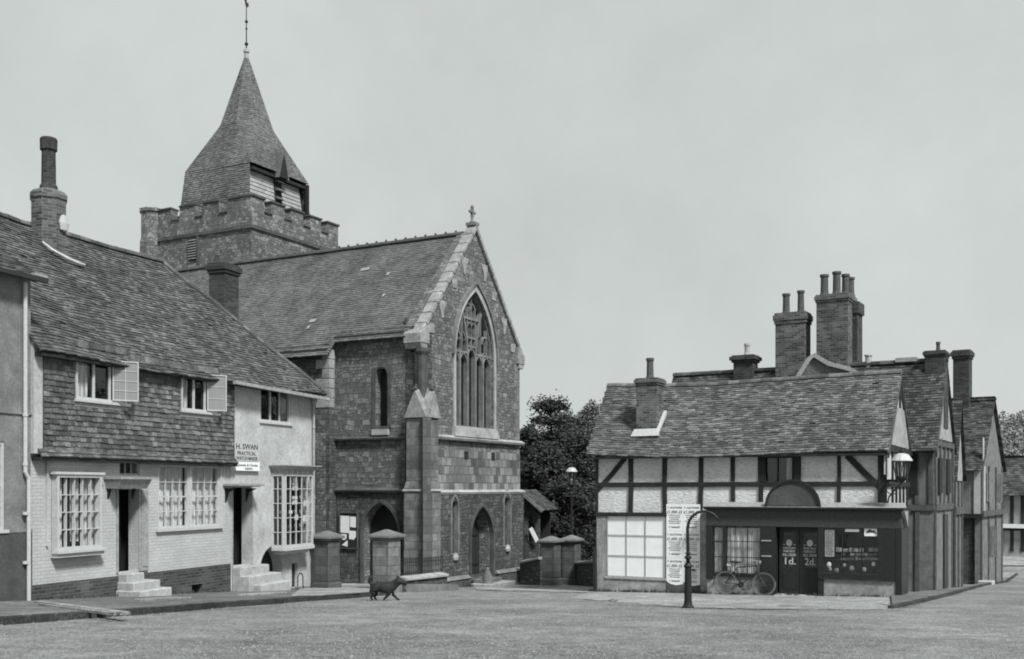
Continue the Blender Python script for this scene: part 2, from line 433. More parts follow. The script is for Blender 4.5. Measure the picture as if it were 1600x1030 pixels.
def ridge(mb, a, b, r=.11, step=.33, disp=None):
    a, b = Vector(a), Vector(b); L = (b-a).length; n = max(1, int(L/step)); d = (b-a)/n
    t = d.normalized(); sd_ = t.cross(Vector((0, 0, 1))).normalized(); up = sd_.cross(t)
    for i in range(n):
        p0, p1 = a+d*i, a+d*(i+1.06)
        if disp: p0 = p0+Vector((0, 0, disp(p0))); p1 = p1+Vector((0, 0, disp(p1)))
        rr = r*random.uniform(.95, 1.1); V = []
        for p, q in ((p0, rr), (p1, rr*.95)):
            for k in range(7):
                an = math.pi*k/6; V.append(p + sd_*math.cos(an)*q + up*(math.sin(an)*q - q*.45))
        mb.idx(V, [(k, k+1, 8+k, 7+k) for k in range(6)] + [(0, 1, 2, 3, 4, 5, 6), (7, 8, 9, 10, 11, 12, 13)])
def rectpts(x0, x1, z0, z1): return [(x0, z0), (x1, z0), (x1, z1), (x0, z1)]
def arch(x0, x1, z0, zs, k=1., n=8):
    """pointed arch outline: sill z0, springing zs; k = radius / width"""
    w_ = x1-x0; r = w_*k; pts = [(x0, z0), (x1, z0)]
    top = math.sqrt(r*r-(r-w_/2)**2)
    a1 = math.atan2(top, r-w_/2)
    for i in range(n+1):
        a = a1*i/n; pts.append((x1-r+r*math.cos(a), zs+r*math.sin(a)))
    for i in range(n-1, -1, -1):
        a = a1*i/n; pts.append((x0+r-r*math.cos(a), zs+r*math.sin(a)))
    return pts
def window(P, x0, x1, z0, z1, cols, rows, y=.06, fw=.05, bw_=.022, mull=(), mat='white_paint', sill=None, curtain=None, name='window', thick=.06, glass=True, room=True, sash=None, label=None):
    """frame with glazing bars as the part; pane, sill and curtain under it"""
    mb = MB()
    for a, b, c, d_ in ((x0, x1, z0, z0+fw), (x0, x1, z1-fw, z1), (x0, x0+fw, z0+fw, z1-fw), (x1-fw, x1, z0+fw, z1-fw)): mb.box(a, b, y-thick/2, y+thick/2, c, d_)
    xs = [x0+fw+(x1-x0-2*fw)*i/cols for i in range(1, cols)]
    for i, x in enumerate(xs):
        wd = fw if (i+1) in mull else bw_
        mb.box(x-wd/2, x+wd/2, y-thick*(.4 if wd == fw else .25), y+thick*.2, z0+fw+.001, z1-fw-.001)
    for j in range(1, rows):
        z = z0+fw+(z1-z0-2*fw)*j/rows; wd = fw*.8 if sash == j else bw_
        mb.box(x0+fw, x1-fw, y-thick*.22, y+thick*.18, z-wd/2, z+wd/2)
    f = mb.build(name, mat, P, label=label)
    if glass: MB().box(x0+fw*.5, x1-fw*.5, y+thick*.3, y+thick*.3+.005, z0+fw*.5, z1-fw*.5).build('pane', 'glass', f)
    if sill: MB().box(x0-.06, x1+.06, y-sill, y+.02, z0-.07, z0-.003).build('sill', mat, f, bevel=.006)
    if curtain:
        for (a, b, c, d_) in curtain:      # fractions of the opening
            X0, X1, Z0, Z1 = x0+(x1-x0)*a, x0+(x1-x0)*b, z0+(z1-z0)*c, z0+(z1-z0)*d_
            cb = MB(); n = max(4, int((X1-X0)/.03)); V = []
            for i in range(n+1):
                xx = X0+(X1-X0)*i/n; dy = .018*math.sin(i*1.9+a*9)+.01*math.sin(i*.7)
                V += [(xx, y+.12+dy, Z0), (xx, y+.12+dy*.5, Z1)]
            cb.idx(V, [(2*i, 2*i+2, 2*i+3, 2*i+1) for i in range(n)]); cb.build('curtain', 'lace' if b-a > .6 else 'curtain', f)
    return f
def text_into(mb, s, size, x, z, y, width=None, rot=None, M=None):
    cu = bpy.data.curves.new('t', 'FONT'); cu.body = s; cu.size = size; cu.align_x = 'CENTER'; cu.extrude = .002; cu.resolution_u = 2; cu.offset = size*.012
    o = bpy.data.objects.new('t', cu); C.objects.link(o); bpy.context.view_layer.update()
    me = bpy.data.meshes.new_from_object(o); xs = [v.co.x for v in me.vertices]; wd = (max(xs)-min(xs)) or 1
    k = width/wd if width else 1
    T = Matrix.Translation((x, y, z)) @ Matrix.Rotation(R(90), 4, 'X') @ Matrix.Diagonal((k, 1, 1, 1))
    mb.add_mesh(me, (M @ T) if M else T)
    bpy.data.objects.remove(o); bpy.data.curves.remove(cu); bpy.data.meshes.remove(me)
def chimney(P, x, y, z0, z1, wx, wy, mat='chimney_brick', pots=(), corb=(.05, .14), name='chimney', pot='pot_clay', sub=None):
    """brick stack with oversailing courses; pots = (dx, dy, r, h)"""
    mb = MB(); h = corb[1]
    mb.box(x-wx/2, x+wx/2, y-wy/2, y+wy/2, z0, z1-h*2)
    o_ = corb[0]
    mb.box(x-wx/2-o_*.5, x+wx/2+o_*.5, y-wy/2-o_*.5, y+wy/2+o_*.5, z1-h*2, z1-h*1.4)
    mb.box(x-wx/2-o_, x+wx/2+o_, y-wy/2-o_, y+wy/2+o_, z1-h*1.4, z1-h*.4)
    mb.box(x-wx/2-o_*.4, x+wx/2+o_*.4, y-wy/2-o_*.4, y+wy/2+o_*.4, z1-h*.4, z1)
    c = mb.build(name, mat, P, bevel=.008)
    for dx, dy, r, hh in pots:
        MB().lathe([(r*1.1, 0), (r*1.05, .05), (r*.92, .1), (r*.85, hh-.09), (r*1.05, hh-.08), (r*1.05, hh), (r*.7, hh), (r*.65, hh-.15)], (x+dx, y+dy, z1), 12).build('chimney_pot', pot, c, smooth=False)
    return c

# ------------------------------------------------------------------ ground, road, pavements
def sheet(name, x0, x1, y0, y1, nx, ny, mat, dz=0., gy=None):
    V = []; ys = [y0+(y1-y0)*(j/ny)**(gy or 1) for j in range(ny+1)]
    for yv in ys:
        for i in range(nx+1):
            xv = x0+(x1-x0)*i/nx; V.append((xv, yv, gh(xv, yv)+dz+.012*mnoise.noise(Vector((xv*.6, yv*.6, 0)))))
    mb = MB(); mb.idx(V, [(j*(nx+1)+i, j*(nx+1)+i+1, (j+1)*(nx+1)+i+1, (j+1)*(nx+1)+i) for j in range(ny) for i in range(nx)])
    return tag(mb.build(name, mat, smooth=True), kind='structure')
sheet('road', -60, 110, -6, 60, 170, 66, 'road')
sheet('ground', -600, 900, 60, 1400, 8, 8, 'forecourt', -.02)
def slab_sheet(name, near, far, up, mat, n=60, kerb=None, wob=.03, m=6):
    """raised pavement between two ground polylines (near edge gets a face down to the road)"""
    def samp(pl, t):
        L = [0]
        for i in range(1, len(pl)): L.append(L[-1]+(pl[i]-pl[i-1]).length)
        q = t*L[-1]
        for i in range(1, len(pl)):
            if q <= L[i]+1e-9: return pl[i-1].lerp(pl[i], (q-L[i-1])/(L[i]-L[i-1]))
        return pl[-1]
    V = []
    for i in range(n+1):
        a, b = samp(near, i/n), samp(far, i/n); a = a + Vector((0, wob*mnoise.noise(Vector((i*.7, 1, 0))), 0))
        for j in range(m+1):
            p = a.lerp(b, j/m); V.append((p.x, p.y, gh(p.x, p.y)+up+.008*mnoise.noise(Vector((p.x*2, p.y*2, 0)))))
    mb = MB(); mb.idx(V, [(i*(m+1)+j, (i+1)*(m+1)+j, (i+1)*(m+1)+j+1, i*(m+1)+j+1) for i in range(n) for j in range(m)])
    tag(mb.build(name, mat, smooth=True), kind='structure')
    if kerb:
        kb = MB(); prev = None; i = 0
        while i < n:                            # kerb stones, each a block
            A = Vector(V[i*(m+1)]); B = Vector(V[(i+1)*(m+1)]); t = (B-A).normalized(); nn = Vector((-t.y, t.x, 0))*.10
            g0, g1 = gh(A.x, A.y)-.1, gh(B.x, B.y)-.1; B = B-t*.012; du = random.uniform(.003, .014)
            P0 = [A-nn*.25, B-nn*.25, B+nn, A+nn]
            kb.idx([(p.x, p.y, g0) for p in P0]+[(p.x, p.y, p.z+du) for p in P0], [(4, 5, 6, 7), (0, 1, 5, 4), (1, 2, 6, 5), (2, 3, 7, 6), (3, 0, 4, 7)]); i += 1
        tag(kb.build('kerb', kerb, bevel=.01), kind='structure')

# ------------------------------------------------------------------ cottage on the left
K = Frame(45, 21.8, .3457, .938)
UE = K.U(487)                                   # right end
RZ = K.Z(250, 408, 3.2); EZ = K.Z(50, 541, -.3) # ridge and eaves
def ksag(p): return -.09*math.sin(max(0, min(1, p.x/8.))*math.pi) + .06*mnoise.noise(Vector((p.x*.5, p.y*.6, 3))) + .02*mnoise.noise(Vector((p.x*1.9, p.y*1.6, 5)))
cot = empty('cottage', K.loc, K.rz, 'long cottage with tile-hung upper floor over white painted brick, pale render at far end', 'cottage')
UT = K.U(366, -.14)                             # end of the tile hanging
ZT0 = K.Z(52, 713, -.14); ZT1 = K.Z(362, 722, -.14); ZJ = (ZT0+ZT1)/2
WT = EZ + .22
d1 = K.rect(184, 216, 765, 894); d2 = K.rect(363, 392, 762, 884)
fan = K.rect(187, 218, 716, 742)
g1 = K.rect(80, 150, 742, 858); g2 = K.rect(247, 343, 728, 824, 0)
w1 = K.rect(117, 197, 558, 627, -.12); w2 = K.rect(282, 338, 581, 643, -.12); w3 = K.rect(406, 453, 606, 660)
g3 = (K.U(424), K.U(468), K.Z(450, 852), K.Z(450, 742))
area = K.rect(404, 440, 862, 905); hatch = K.rect(455, 464, 880, 918)
def R4(r): return rectpts(*r)
plz0, plz1 = K.Z(47, 915), K.Z(365, 880)
# ground floor of painted brick (over a dark plinth), left part; render on the right part
low = MB(); low.holed([(0, plz0), (UT, plz1), (UT, WT), (0, WT)], [R4(d1), R4(fan), R4(g1), R4(g2), R4((w1[0], w1[1], w1[2], w1[3])), R4(w2)], 0, .28)
low.build('wall', 'white_brick', cot)
pl = MB(); pl.holed([(0, -1), (UT, -1.4), (UT, plz1-.003), (d1[1]+.02, plz0+(plz1-plz0)*d1[1]/UT-.003), (0, plz0-.003)], [[(UT-.75*2.2, K.G(UT, 0)+.12), (UT-.75*1.6, K.G(UT, 0)+.12), (UT-.75*1.6, K.G(UT, 0)+.42), (UT-.75*2.2, K.G(UT, 0)+.42)]], -.03, .26)
pl.build('plinth', 'dark_brick', cot)
ren = MB(); ren.holed([(UT+.003, -2), (UE, -2), (UE, WT+.02), (UT+.003, WT+.02)], [R4((max(d2[0], UT+.03), d2[1], d2[2], d2[3])), R4(w3), R4(g3), arch(area[0], area[1], area[2], area[2]+.22, .62), R4(hatch)], -.02, .3)
ren.build('wall', 'white_render', cot, label='pale rendered wall')
bk = MB(); bk.box(UE-.3, UE-.002, .3, 6.2, -2, WT); bk.box(0, UE-.3, 6.2, 6.4, -2, WT); bk.box(.0, .25, .28, 6.2, -2, WT)
bk.build('rear_wall', 'dark_render', cot)
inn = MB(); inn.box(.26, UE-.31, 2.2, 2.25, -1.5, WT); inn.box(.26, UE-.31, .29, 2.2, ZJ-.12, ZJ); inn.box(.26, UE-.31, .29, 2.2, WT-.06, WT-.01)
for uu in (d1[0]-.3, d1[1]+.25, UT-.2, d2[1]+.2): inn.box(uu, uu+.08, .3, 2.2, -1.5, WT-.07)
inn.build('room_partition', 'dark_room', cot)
MB().box(.002, .24, -.13, -.002, ZJ+.04, WT).build('corner_board', 'white_render', cot)
# tile hanging
th = MB()
def hang(u0, u1, z0, z1):
    tiles(th, [(u0, -.14, z0), (u1, -.14, z0), (u1, -.14, z1), (u0, -.14, z1)], .115, .17, .016, .005, deck=False)
    th.box(u0, u1, -.139, -.005, z0-.01, z1)
hang(.25, w1[0]-.03, ZJ+.1, WT); hang(w1[1]+.03, w2[0]-.03, ZJ+.1, WT); hang(w2[1]+.03, UT, ZJ+.1, WT)
for ww in (w1, w2): hang(ww[0]-.03, ww[1]+.03, ZJ+.1, ww[2]-.16); hang(ww[0]-.03, ww[1]+.03, ww[3]+.02, WT)
tiles(th, [(.1, -.26, ZJ-.02), (UT+.02, -.26, ZJ-.02), (UT+.02, -.14, ZJ+.13), (.1, -.14, ZJ+.13)], .1, .17, .016, .005)
th.build('tile_hanging', 'tile_hung', cot)
MB().box(.06, UT+.02, -.235, -.003, ZJ-.10, ZJ-.035).build('bressummer', 'timber', cot)
# roof
ro = MB(); UR = K.U(252, 3.2); ov = .34; ez = EZ - .02
tiles(ro, [(-.05, -ov, ez), (UE+ov, -ov, ez-.03), (UR, 3.2, RZ), (-.05, 3.2, RZ)], .105, .17, .016, .007, ksag, .002)
tiles(ro, [(UE+ov, -ov, ez-.03), (UE+ov, 6.4+ov, ez-.03), (UR, 3.2, RZ)], .105, .17, .016, .006, ksag)
tiles(ro, [(-.05, 6.7, ez), (UE+ov, 6.7, ez), (UR, 3.2, RZ), (-.05, 3.2, RZ)], .21, .34, .02, .006, ksag)
ro.build('roof', 'tile_cottage', cot)
rt = MB(); ridge(rt, (-4.2, 3.2, RZ+.03), (UR+.05, 3.2, RZ+.03), .12, .33, ksag)
ridge(rt, (UE+ov, -ov, ez+.02), (UR, 3.2, RZ+.04), .10, .24, ksag); ridge(rt, (UE+ov, 6.7, ez+.02), (UR, 3.2, RZ+.04), .10, .24)
rt.build('ridge_tiles', 'tile_cottage', cot)
gt = MB(); gt.ribbon([(K.U(366, -.4), EZ-.09+ksag(Vector((UT, 0, 0)))), ((UT+UE)/2, EZ-.14), (UE+.3, EZ-.17)], .09, -.47, -.36)
gt.build('gutter', 'grey_paint', cot)
MB().box(.0, UE+.2, -.33, -.15, EZ-.16, EZ-.08).build('eaves_board', 'timber', cot)
# upper windows: three lights, one casement swung open
def casement(P, x, z0, z1, wd, ang, y, cols, rows, side=1):
    mb = MB(); f = .024
    for a, b, c, d_ in ((0, wd, 0, f), (0, wd, z1-z0-f, z1-z0), (0, f, f, z1-z0-f), (wd-f, wd, f, z1-z0-f)): mb.box(a, b, -.018, .018, c, d_)
    for i in range(1, cols): mb.box(wd*i/cols-.006, wd*i/cols+.006, -.01, .01, f, z1-z0-f)
    for j in range(1, rows): mb.box(f, wd-f, -.009, .009, (z1-z0)*j/rows-.006, (z1-z0)*j/rows+.006)
    o = mb.build('casement', 'white_paint', P, (x, y, z0)); o.rotation_euler = (0, 0, ang)
    pn = MB().box(f, wd-f, .003, .007, f, z1-z0-f).build('pane', 'painted_reflection_glass', P, (x, y, z0)); pn.rotation_euler = (0, 0, ang)
    return o
def tri_window(r, y, open_w, ang, cur, nm=None, cas=(2, 4)):
    x0, x1, z0, z1 = r; wd = (x1-x0)/3
    f = window(cot, x0, x1, z0, z1, 3, 1, y, .05, .05, (1, 2), sill=.10, curtain=cur, thick=.07)
    if open_w:
        c = casement(f, x0+2*wd+.03, z0+.04, z1-.04, open_w, ang, y-.05, *cas)
    return f
f1 = tri_window(w1, -.12, .58, -R(32), [(0, .3, .0, 1)], cas=(2, 4))
f2 = tri_window(w2, -.12, .5, -R(38), [(0, .3, 0, 1)], cas=(1, 3))
f3 = tri_window(w3, .03, 0, 0, [])
MB().box(w1[0]-.04, w1[1]+.02, -.16, -.125, w1[2]-.16, w1[2]-.075).build('apron', 'grey_paint', cot)
MB().box(w2[0]-.04, w2[1]+.02, -.16, -.125, w2[2]-.17, w2[2]-.075).build('apron', 'grey_paint', cot)
# ground floor windows
b1 = window(cot, *g1, 5, 4, -.09, .06, .02, sill=.16, curtain=[(.03, .26, .02, .98), (.42, .62, .1, .98), (.66, .98, .02, .98)], thick=.16, label='shallow projecting window of twenty panes with a heavy sill')
MB().box(g1[0]-.03, g1[1]+.03, -.20, -.01, g1[2]-.15, g1[2]-.073).build('sill_board', 'white_paint', b1)
MB().box(g1[0]-.07, g1[1]+.07, -.2, -.002, g1[3]+.003, g1[3]+.06).build('hood', 'white_paint', b1)
MB().box(g1[0]-.16, g1[0]-.12, -.05, -.001, g1[2]+.1, g1[3]+.25).box(g1[0]-.16, g1[1]+.12, -.06, -.002, g1[3]+.25, g1[3]+.30).build('hood_mould', 'white_render', cot)
um = (g2[0]+g2[1])/2; zm = (g2[2]+g2[3])/2
for a, b in ((g2[0], um-.045), (um+.045, g2[1])):
    f = window(cot, a, b, g2[2], g2[3], 4, 4, .05, .05, .02, sash=2, curtain=[(.02, .98, .02, .98)], thick=.09)
MB().box(um-.044, um+.044, -.012, .12, g2[2], g2[3]).box(g2[0]-.1, g2[1]+.08, -.08, .02, g2[2]-.07, g2[2]-.004).build('sash_frame', 'white_paint', cot)
MB().box(g2[1]+.003, g2[1]+.10, -.03, .06, g2[2], g2[3]).box(g2[1]+.14, g2[1]+.2, -.02, -.001, g2[2], g2[3]+.03).build('shutter_case', 'white_paint', cot)
# doors
def doorway(r, hood_r, recess=.30, fanl=None, leaf=True):
    x0, x1, z0, z1 = r
    fr_ = MB(); t = .055
    fr_.box(x0-t, x0-.001, -.03, .18, z0, z1+t); fr_.box(x1+.001, x1+t, -.03, .18, z0, z1+t); fr_.box(x0-.001, x1+.001, -.03, .18, z1+.001, z1+t)
    df = fr_.build('door_frame', 'grey_paint', cot)
    dm = MB(); dm.box(x0, x1, .5, .54, z0, z1)
    for i in range(2):
        for j in range(3):
            a = x0+.08+i*(x1-x0-.1)/2; c = z0+.15+j*(z1-z0-.2)/3
            dm.box(a, a+(x1-x0)/2-.14, .485, .499, c, c+(z1-z0)/3-.16)
    dr = dm.build('door', 'black_paint', cot); MB().lathe([(.03, 0), (.03, .03), (.015, .05)], (x0+.1, .47, z0+.95), 8).build('handle', 'iron', dr)
    a, b, c, d_ = hood_r
    h = MB(); h.box(a, b, -.5, -.004, d_-.05, d_); h.taper(a+.08, b-.08, -.36, -.004, c, a+.02, b-.02, -.46, -.004, d_-.051)
    h.build('door_hood', 'lead', cot)
    hb = MB()
    for xx in (a+.12, b-.18): hb.prism([(-.004, d_-.12), (-.34, d_-.12), (-.1, d_-.22), (-.004, d_-.5)], xx, xx+.06, 'yz')
    hb.build('hood_bracket', 'timber', cot)
doorway(d1, (K.U(178, -.3), K.U(243, -.3)-.3, d1[3]+.02, K.Z(205, 747, -.3)+.02))
doorway((max(d2[0], UT+.03), d2[1], d2[2], d2[3]), (K.U(362, -.3)+.0, K.U(420, -.3)-.5, d2[3]+.02, K.Z(388, 758, -.3)+.03))
window(cot, *fan, 3, 1, .06, .035, .03, mat='grey_paint', name='fanlight')
MB().box(d1[1]+.06, d1[1]+.3, -.05, -.002, d1[2], d1[3]).box(d1[1]+.10, d1[1]+.26, -.065, -.051, d1[2]+.1, d1[3]-.15).build('pilaster', 'grey_paint', cot)
# shop window of the right part: a canted box with cornice
pj = .42
sh = MB(); x0, x1, z0, z1 = g3; F = -.02-pj
nc, nr, t = 5, 5, .028
def bargrid(mb, p0, p1, z0, z1, nc, nr, edge=.05, t=.022):
    p0, p1 = Vector(p0), Vector(p1); d_ = p1-p0; L = d_.length; d_ /= L; nn = Vector((-d_.y, d_.x))
    def bar(a, b, c, e, th_):
        P0, P1 = p0+d_*a, p0+d_*b
        q = [P0-nn*th_, P1-nn*th_, P1+nn*th_, P0+nn*th_]
        mb.idx([(p.x, p.y, c) for p in q]+[(p.x, p.y, e) for p in q], [(0,3,2,1),(4,5,6,7),(0,1,5,4),(1,2,6,5),(2,3,7,6),(3,0,4,7)])
    bar(0, L, z0, z0+edge, .03); bar(0, L, z1-edge, z1, .03); bar(0, edge, z0+edge, z1-edge, .028); bar(L-edge, L, z0+edge, z1-edge, .028)
    for i in range(1, nc): bar(L*i/nc-t/2, L*i/nc+t/2, z0+edge, z1-edge, .014)
    for j in range(1, nr): z = z0+(z1-z0)*j/nr; bar(edge, L-edge, z-t/2, z+t/2, .012)
bargrid(sh, (x0, F), (x1, F), z0, z1, nc, nr); bargrid(sh, (x0, -.02), (x0, F+.03), z0, z1, 2, 5); bargrid(sh, (x1, F+.03), (x1, -.02), z0, z1, 2, 5)
shw = sh.build('shop_window', 'white_paint', cot)
MB().box(x0+.02, x1-.02, F+.02, F+.024, z0, z1).build('pane', 'glass', shw)
MB().box(x0+.01, x0+.014, F+.03, -.03, z0, z1).build('pane', 'glass', shw)
MB().box(x0-.05, x1+.05, F-.05, -.022, z0-.12, z0-.003).box(x0+.05, x1-.05, F+.1, -.022, z0-.22, z0-.121).build('sill', 'white_paint', shw, bevel=.01)
cn = MB(); cn.box(x0-.03, x1+.03, F-.03, -.022, z1+.003, z1+.12).taper(x0-.04, x1+.04, F-.05, -.022, z1+.121, x0-.16, x1+.16, F-.2, -.022, z1+.24).box(x0-.17, x1+.17, F-.22, -.022, z1+.241, z1+.27)
cn.build('cornice', 'grey_paint', shw)
for i in range(6): 
    xx = x0+.04+(x1-x0-.08)*i/5.; MB().box(xx-.03, xx+.03, F-.045, F-.031, z1+.02, z1+.1).build('dentil', 'white_paint', shw)
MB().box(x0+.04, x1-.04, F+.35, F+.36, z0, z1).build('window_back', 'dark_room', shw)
for (a, b, c, d_) in ((.42, .60, .78, .97), (.42, .58, .58, .70), (.08, .2, .82, .87), (.82, .98, .55, .66), (.8, .97, .3, .42), (.05, .16, .6, .66), (.5, .6, .36, .44), (.3, .4, .45, .5)):
    MB().box(x0+(x1-x0)*a, x0+(x1-x0)*b, F+.12, F+.15, z0+(z1-z0)*c, z0+(z1-z0)*d_).build('display_card', 'paper', shw, bevel=.004)
tm = MB(); tm.lathe([(.05, 0), (.06, .02), (.02, .05)], (x0+(x1-x0)*.51, F+.115, z0+(z1-z0)*.87), 10); tm.box(x0+(x1-x0)*.44, x0+(x1-x0)*.58, F+.108, F+.112, z0+(z1-z0)*.80, z0+(z1-z0)*.815)
tm.build('card_print', 'ink', shw)
for j in range(1, 5): MB().box(x0+.05, x1-.05, F+.1, F+.33, z0+(z1-z0)*j/5.+.1, z0+(z1-z0)*j/5.+.112).build('shelf', 'timber', shw)
for j in range(4):
    for i in range(6):
        if random.random() < .75: MB().lathe([(.03, 0), (.035, .06), (.02, .1)], (x0+.1+i*(x1-x0-.2)/5, F+.2, z0+(z1-z0)*(j+1)/5.+.114), 8).build('ware', 'grey_paint', shw)
# hatch door, basement opening back
MB().box(hatch[0], hatch[1], .08, .12, hatch[2], hatch[3]).build('hatch_door', 'dark_paint', cot)
MB().box(area[0]-.1, area[1]+.1, .3, .33, area[2]-.3, area[3]+.2).build('cellar_light', 'dark_room', cot)
MB().ribbon(arch(area[0]-.03, area[1]+.03, area[2], area[2]+.22, .62)[1:], .07, -.035, -.021).build('cellar_arch', 'white_render', cot)
# pipes
def pipe(F_, xs, y, zs, r=.04, mat='white_paint', P=cot):
    mb = MB(); mb.tube([(x, y, z) for x, z in zip(xs, zs)], r, 8)
    for i in range(3):
        z = zs[0]+(zs[-1]-zs[0])*(.12+.38*i); x = xs[0] if i < 2 else xs[-1]
        mb.lathe([(r*1.35, -.03), (r*1.35, .03)], (x, y, z), 8)
    return mb.build('drainpipe', mat, P)
pipe(K, [UE-.03, UE-.03, UE-.03], -.09, [EZ-.35, 0, K.G(UE, 0)], .04, 'grey_paint')
MB().lathe([(.05, 0), (.1, .1), (.1, .18)], (UE-.03, -.1, EZ-.36), 8).build('rainwater_head', 'grey_paint', cot)
# chimneys of the cottage
cu_, cz = K.U(76, 2.9), K.Z(76, 302, 2.9)
ch = MB(); ch.lathe([(.425, RZ-1.4-cz), (.425, -.2), (.455, -.18), (.46, -.06), (.38, .02), (.22, .09)], (cu_, 2.9, cz), 8, R(22.5))
chm = ch.build('chimney', 'chimney_brick', cot, bevel=.01, label='stout octagonal brick chimney with a tall round shaft')
hpx = K.Z(76, 216, 2.9)-cz
MB().lathe([(.22, .06), (.21, .16), (.175, .22), (.17, .7), (.165, hpx-.33), (.205, hpx-.3), (.21, hpx-.05), (.18, hpx), (.13, hpx)], (cu_, 2.9, cz), 12).build('chimney_pot', 'chimney_dark', chm)
fl = MB(); a = (cu_-.1, 2.42, RZ-.42)
fl.lathe([(.0, -.22), (.12, -.18), (.16, 0), (.1, .17), (0, .2)], (cu_+.06, 2.46, RZ-.02), 9, sy=.35)
sl0 = (RZ-EZ)/(3.2+.34); fl.tube([(cu_+a_, 3.2-dz_/sl0-.02, RZ-dz_+.03) for a_, dz_ in ((-.50, .62), (-.40, .82), (-.1, 1.0), (.2, 1.05), (.42, 1.04))], [.03, .045, .055, .05, .03], 6)
fl.build('flashing', 'white_flashing', chm, wob=.05)
P2 = (K.U(350, 4.2), 4.2); c2z = K.Z(350, 414, 4.2)
c2 = chimney(cot, P2[0], P2[1], EZ-.4, c2z, .78, .62, 'chimney_dark', (), (.09, .17))
c2['label'] = 'plain dark brick chimney behind the hip'

# stone steps, two flights
def steps(F_, blocks, label, mat='step_stone'):
    cx_ = sum(b[0]+b[1] for b in blocks)/2/len(blocks); base = F_.W(cx_, -.4)
    st = empty('stone_steps', (base.x, base.y, gh(base.x, base.y)), F_.rz, label, 'steps')
    dz = F_.bz - gh(base.x, base.y)
    for (a, b, yo, z0, z1) in blocks:
        MB().box(a-cx_, b-cx_, yo+.4, -.035+.4, z0+dz, z1+dz).build('step', mat, st, bevel=.02, wob=.02)
    return st
def kblock(xa, xb, yt, y, prev=None):
    return K.U(xa, y), K.U(xb, y), y, -1.6, K.Z((xa+xb)/2, yt, y)
s_top = d1[2]-.002
g0 = K.G(d1[0]+.5, -.6)
hh = (s_top - g0-.1)/3
steps(K, [(d1[0]-.04, K.U(226, -.3), -.30, g0-.3, s_top), (d1[0]-.08, K.U(251, -.52), -.52, g0-.3, s_top-hh), (d1[0]-.12, K.U(269, -.74), -.74, g0-.3, s_top-2*hh)], 'pale worn stone steps up to the near doorway of the cottage')
s_top = d2[2]-.002; g0 = K.G(d2[0]+.5, -.6); hh = (s_top-g0-.1)/3
s2 = steps(K, [(K.U(366, -.1), K.U(421, -.30), -.30, g0-.3, s_top), (K.U(366, -.1), K.U(440, -.58), -.58, g0-.3, s_top-hh), (K.U(395, -.58), K.U(455, -.85), -.85, g0-.3, s_top-2*hh)], 'pale stone steps with a rounded lower tread beside the basement arch')
# hoop handrail by the cellar
hp = K.W(K.U(446), -.5); g_ = gh(hp.x, hp.y)
hm = MB(); pts = [(-.14, 0, 0), (-.14, 0, .35)]+[(-.14*math.cos(math.pi*i/8), 0, .35+.14*math.sin(math.pi*i/8)) for i in range(1, 8)]+[(.14, 0, .35), (.14, 0, 0)]
hm.tube(pts, .018, 6)
o = hm.build('hoop_rail', 'iron', loc=(hp.x, hp.y, g_+.08)); o.rotation_euler = (0, 0, K.rz); tag(o, 'small iron hoop beside the cottage cellar opening', 'boot scraper')
# painted sign
sr = K.rect(366, 405, 722, 736, -.05); hr = K.rect(367, 406, 692, 722, -.03)
sb = empty('shop_sign', (*K.W(sr[0], -.05), K.bz+sr[2]), K.rz, 'white lettered tradesman sign on the pale render above the far cottage door', 'sign')
wd = sr[1]-sr[0]; h0 = sr[3]-sr[2]; h1 = hr[3]-hr[2]
MB().box(0, wd*.95, -.06, -.03, 0, h0).build('board', 'paper', sb, bevel=.004)
MB().box(0.02, wd*.98, .012, .028, h0+.02, h0+h1).build('painted_panel', 'white_paint', sb)
tx = MB(); text_into(tx, 'H. SWAN', h1*.40, wd*.52, h0+h1*.66, .008, wd*.86); text_into(tx, 'PRACTICAL', h1*.26, wd*.5, h0+h1*.36, .008, wd*.74); text_into(tx, 'WATCH MAKER', h1*.26, wd*.52, h0+h1*.06+.02, .008, wd*.86)
text_into(tx, 'Jewels & Clocks', h0*.36, wd*.47, h0*.52, -.064, wd*.8); text_into(tx, 'REPD', h0*.34, wd*.5, h0*.12, -.064, wd*.3)
tx.build('lettering', 'ink', sb)

# ------------------------------------------------------------------ neighbour at the far left
NZ = K.Z(45, 434, 0)
nb = empty('rendered_house', (*K.W(-3, 0), K.bz), K.rz, 'grey rendered house with a dark base cut by the left edge', 'house')
def T(l, dx): return [(a+dx, b) for a, b in l]
nwin = (K.U(-45)+3, K.U(4)+3, K.Z(0, 828), K.Z(0, 690))
m_ = MB(); bz_ = K.Z(20, 832)
m_.holed([(0, bz_), (2.998, bz_), (2.998, NZ), (0, NZ)], [R4(nwin)], -.05, .25); m_.box(.0, 2.99, 6, 6.3, -2, NZ); m_.box(2.75, 2.998, .25, 6, -2, NZ)
m_.build('wall', 'grey_render', nb)
MB().box(0, 3.0, -.09, .24, -2, bz_-.003).build('plinth', 'dark_render', nb)
MB().box(0, 3.0, -.10, -.051, bz_, bz_+.06).box(0, 3.0, -.085, -.051, K.Z(20, 647), K.Z(20, 647)+.05).build('string_course', 'grey_render', nb)
window(nb, *nwin, 3, 4, 0, .06, .022, sill=.12, curtain=[(.1, .9, 0, 1)])
nr_ = MB(); tiles(nr_, [(0, -.3, NZ-.02), (3.03, -.3, NZ-.02), (3.03, 3.2, RZ), (0, 3.2, RZ)], .105, .17, .016, .006); tiles(nr_, [(0, 6.7, NZ-.02), (3.03, 6.7, NZ-.02), (3.03, 3.2, RZ), (0, 3.2, RZ)], .21, .34)
nr_.build('roof', 'tile_cottage', nb)
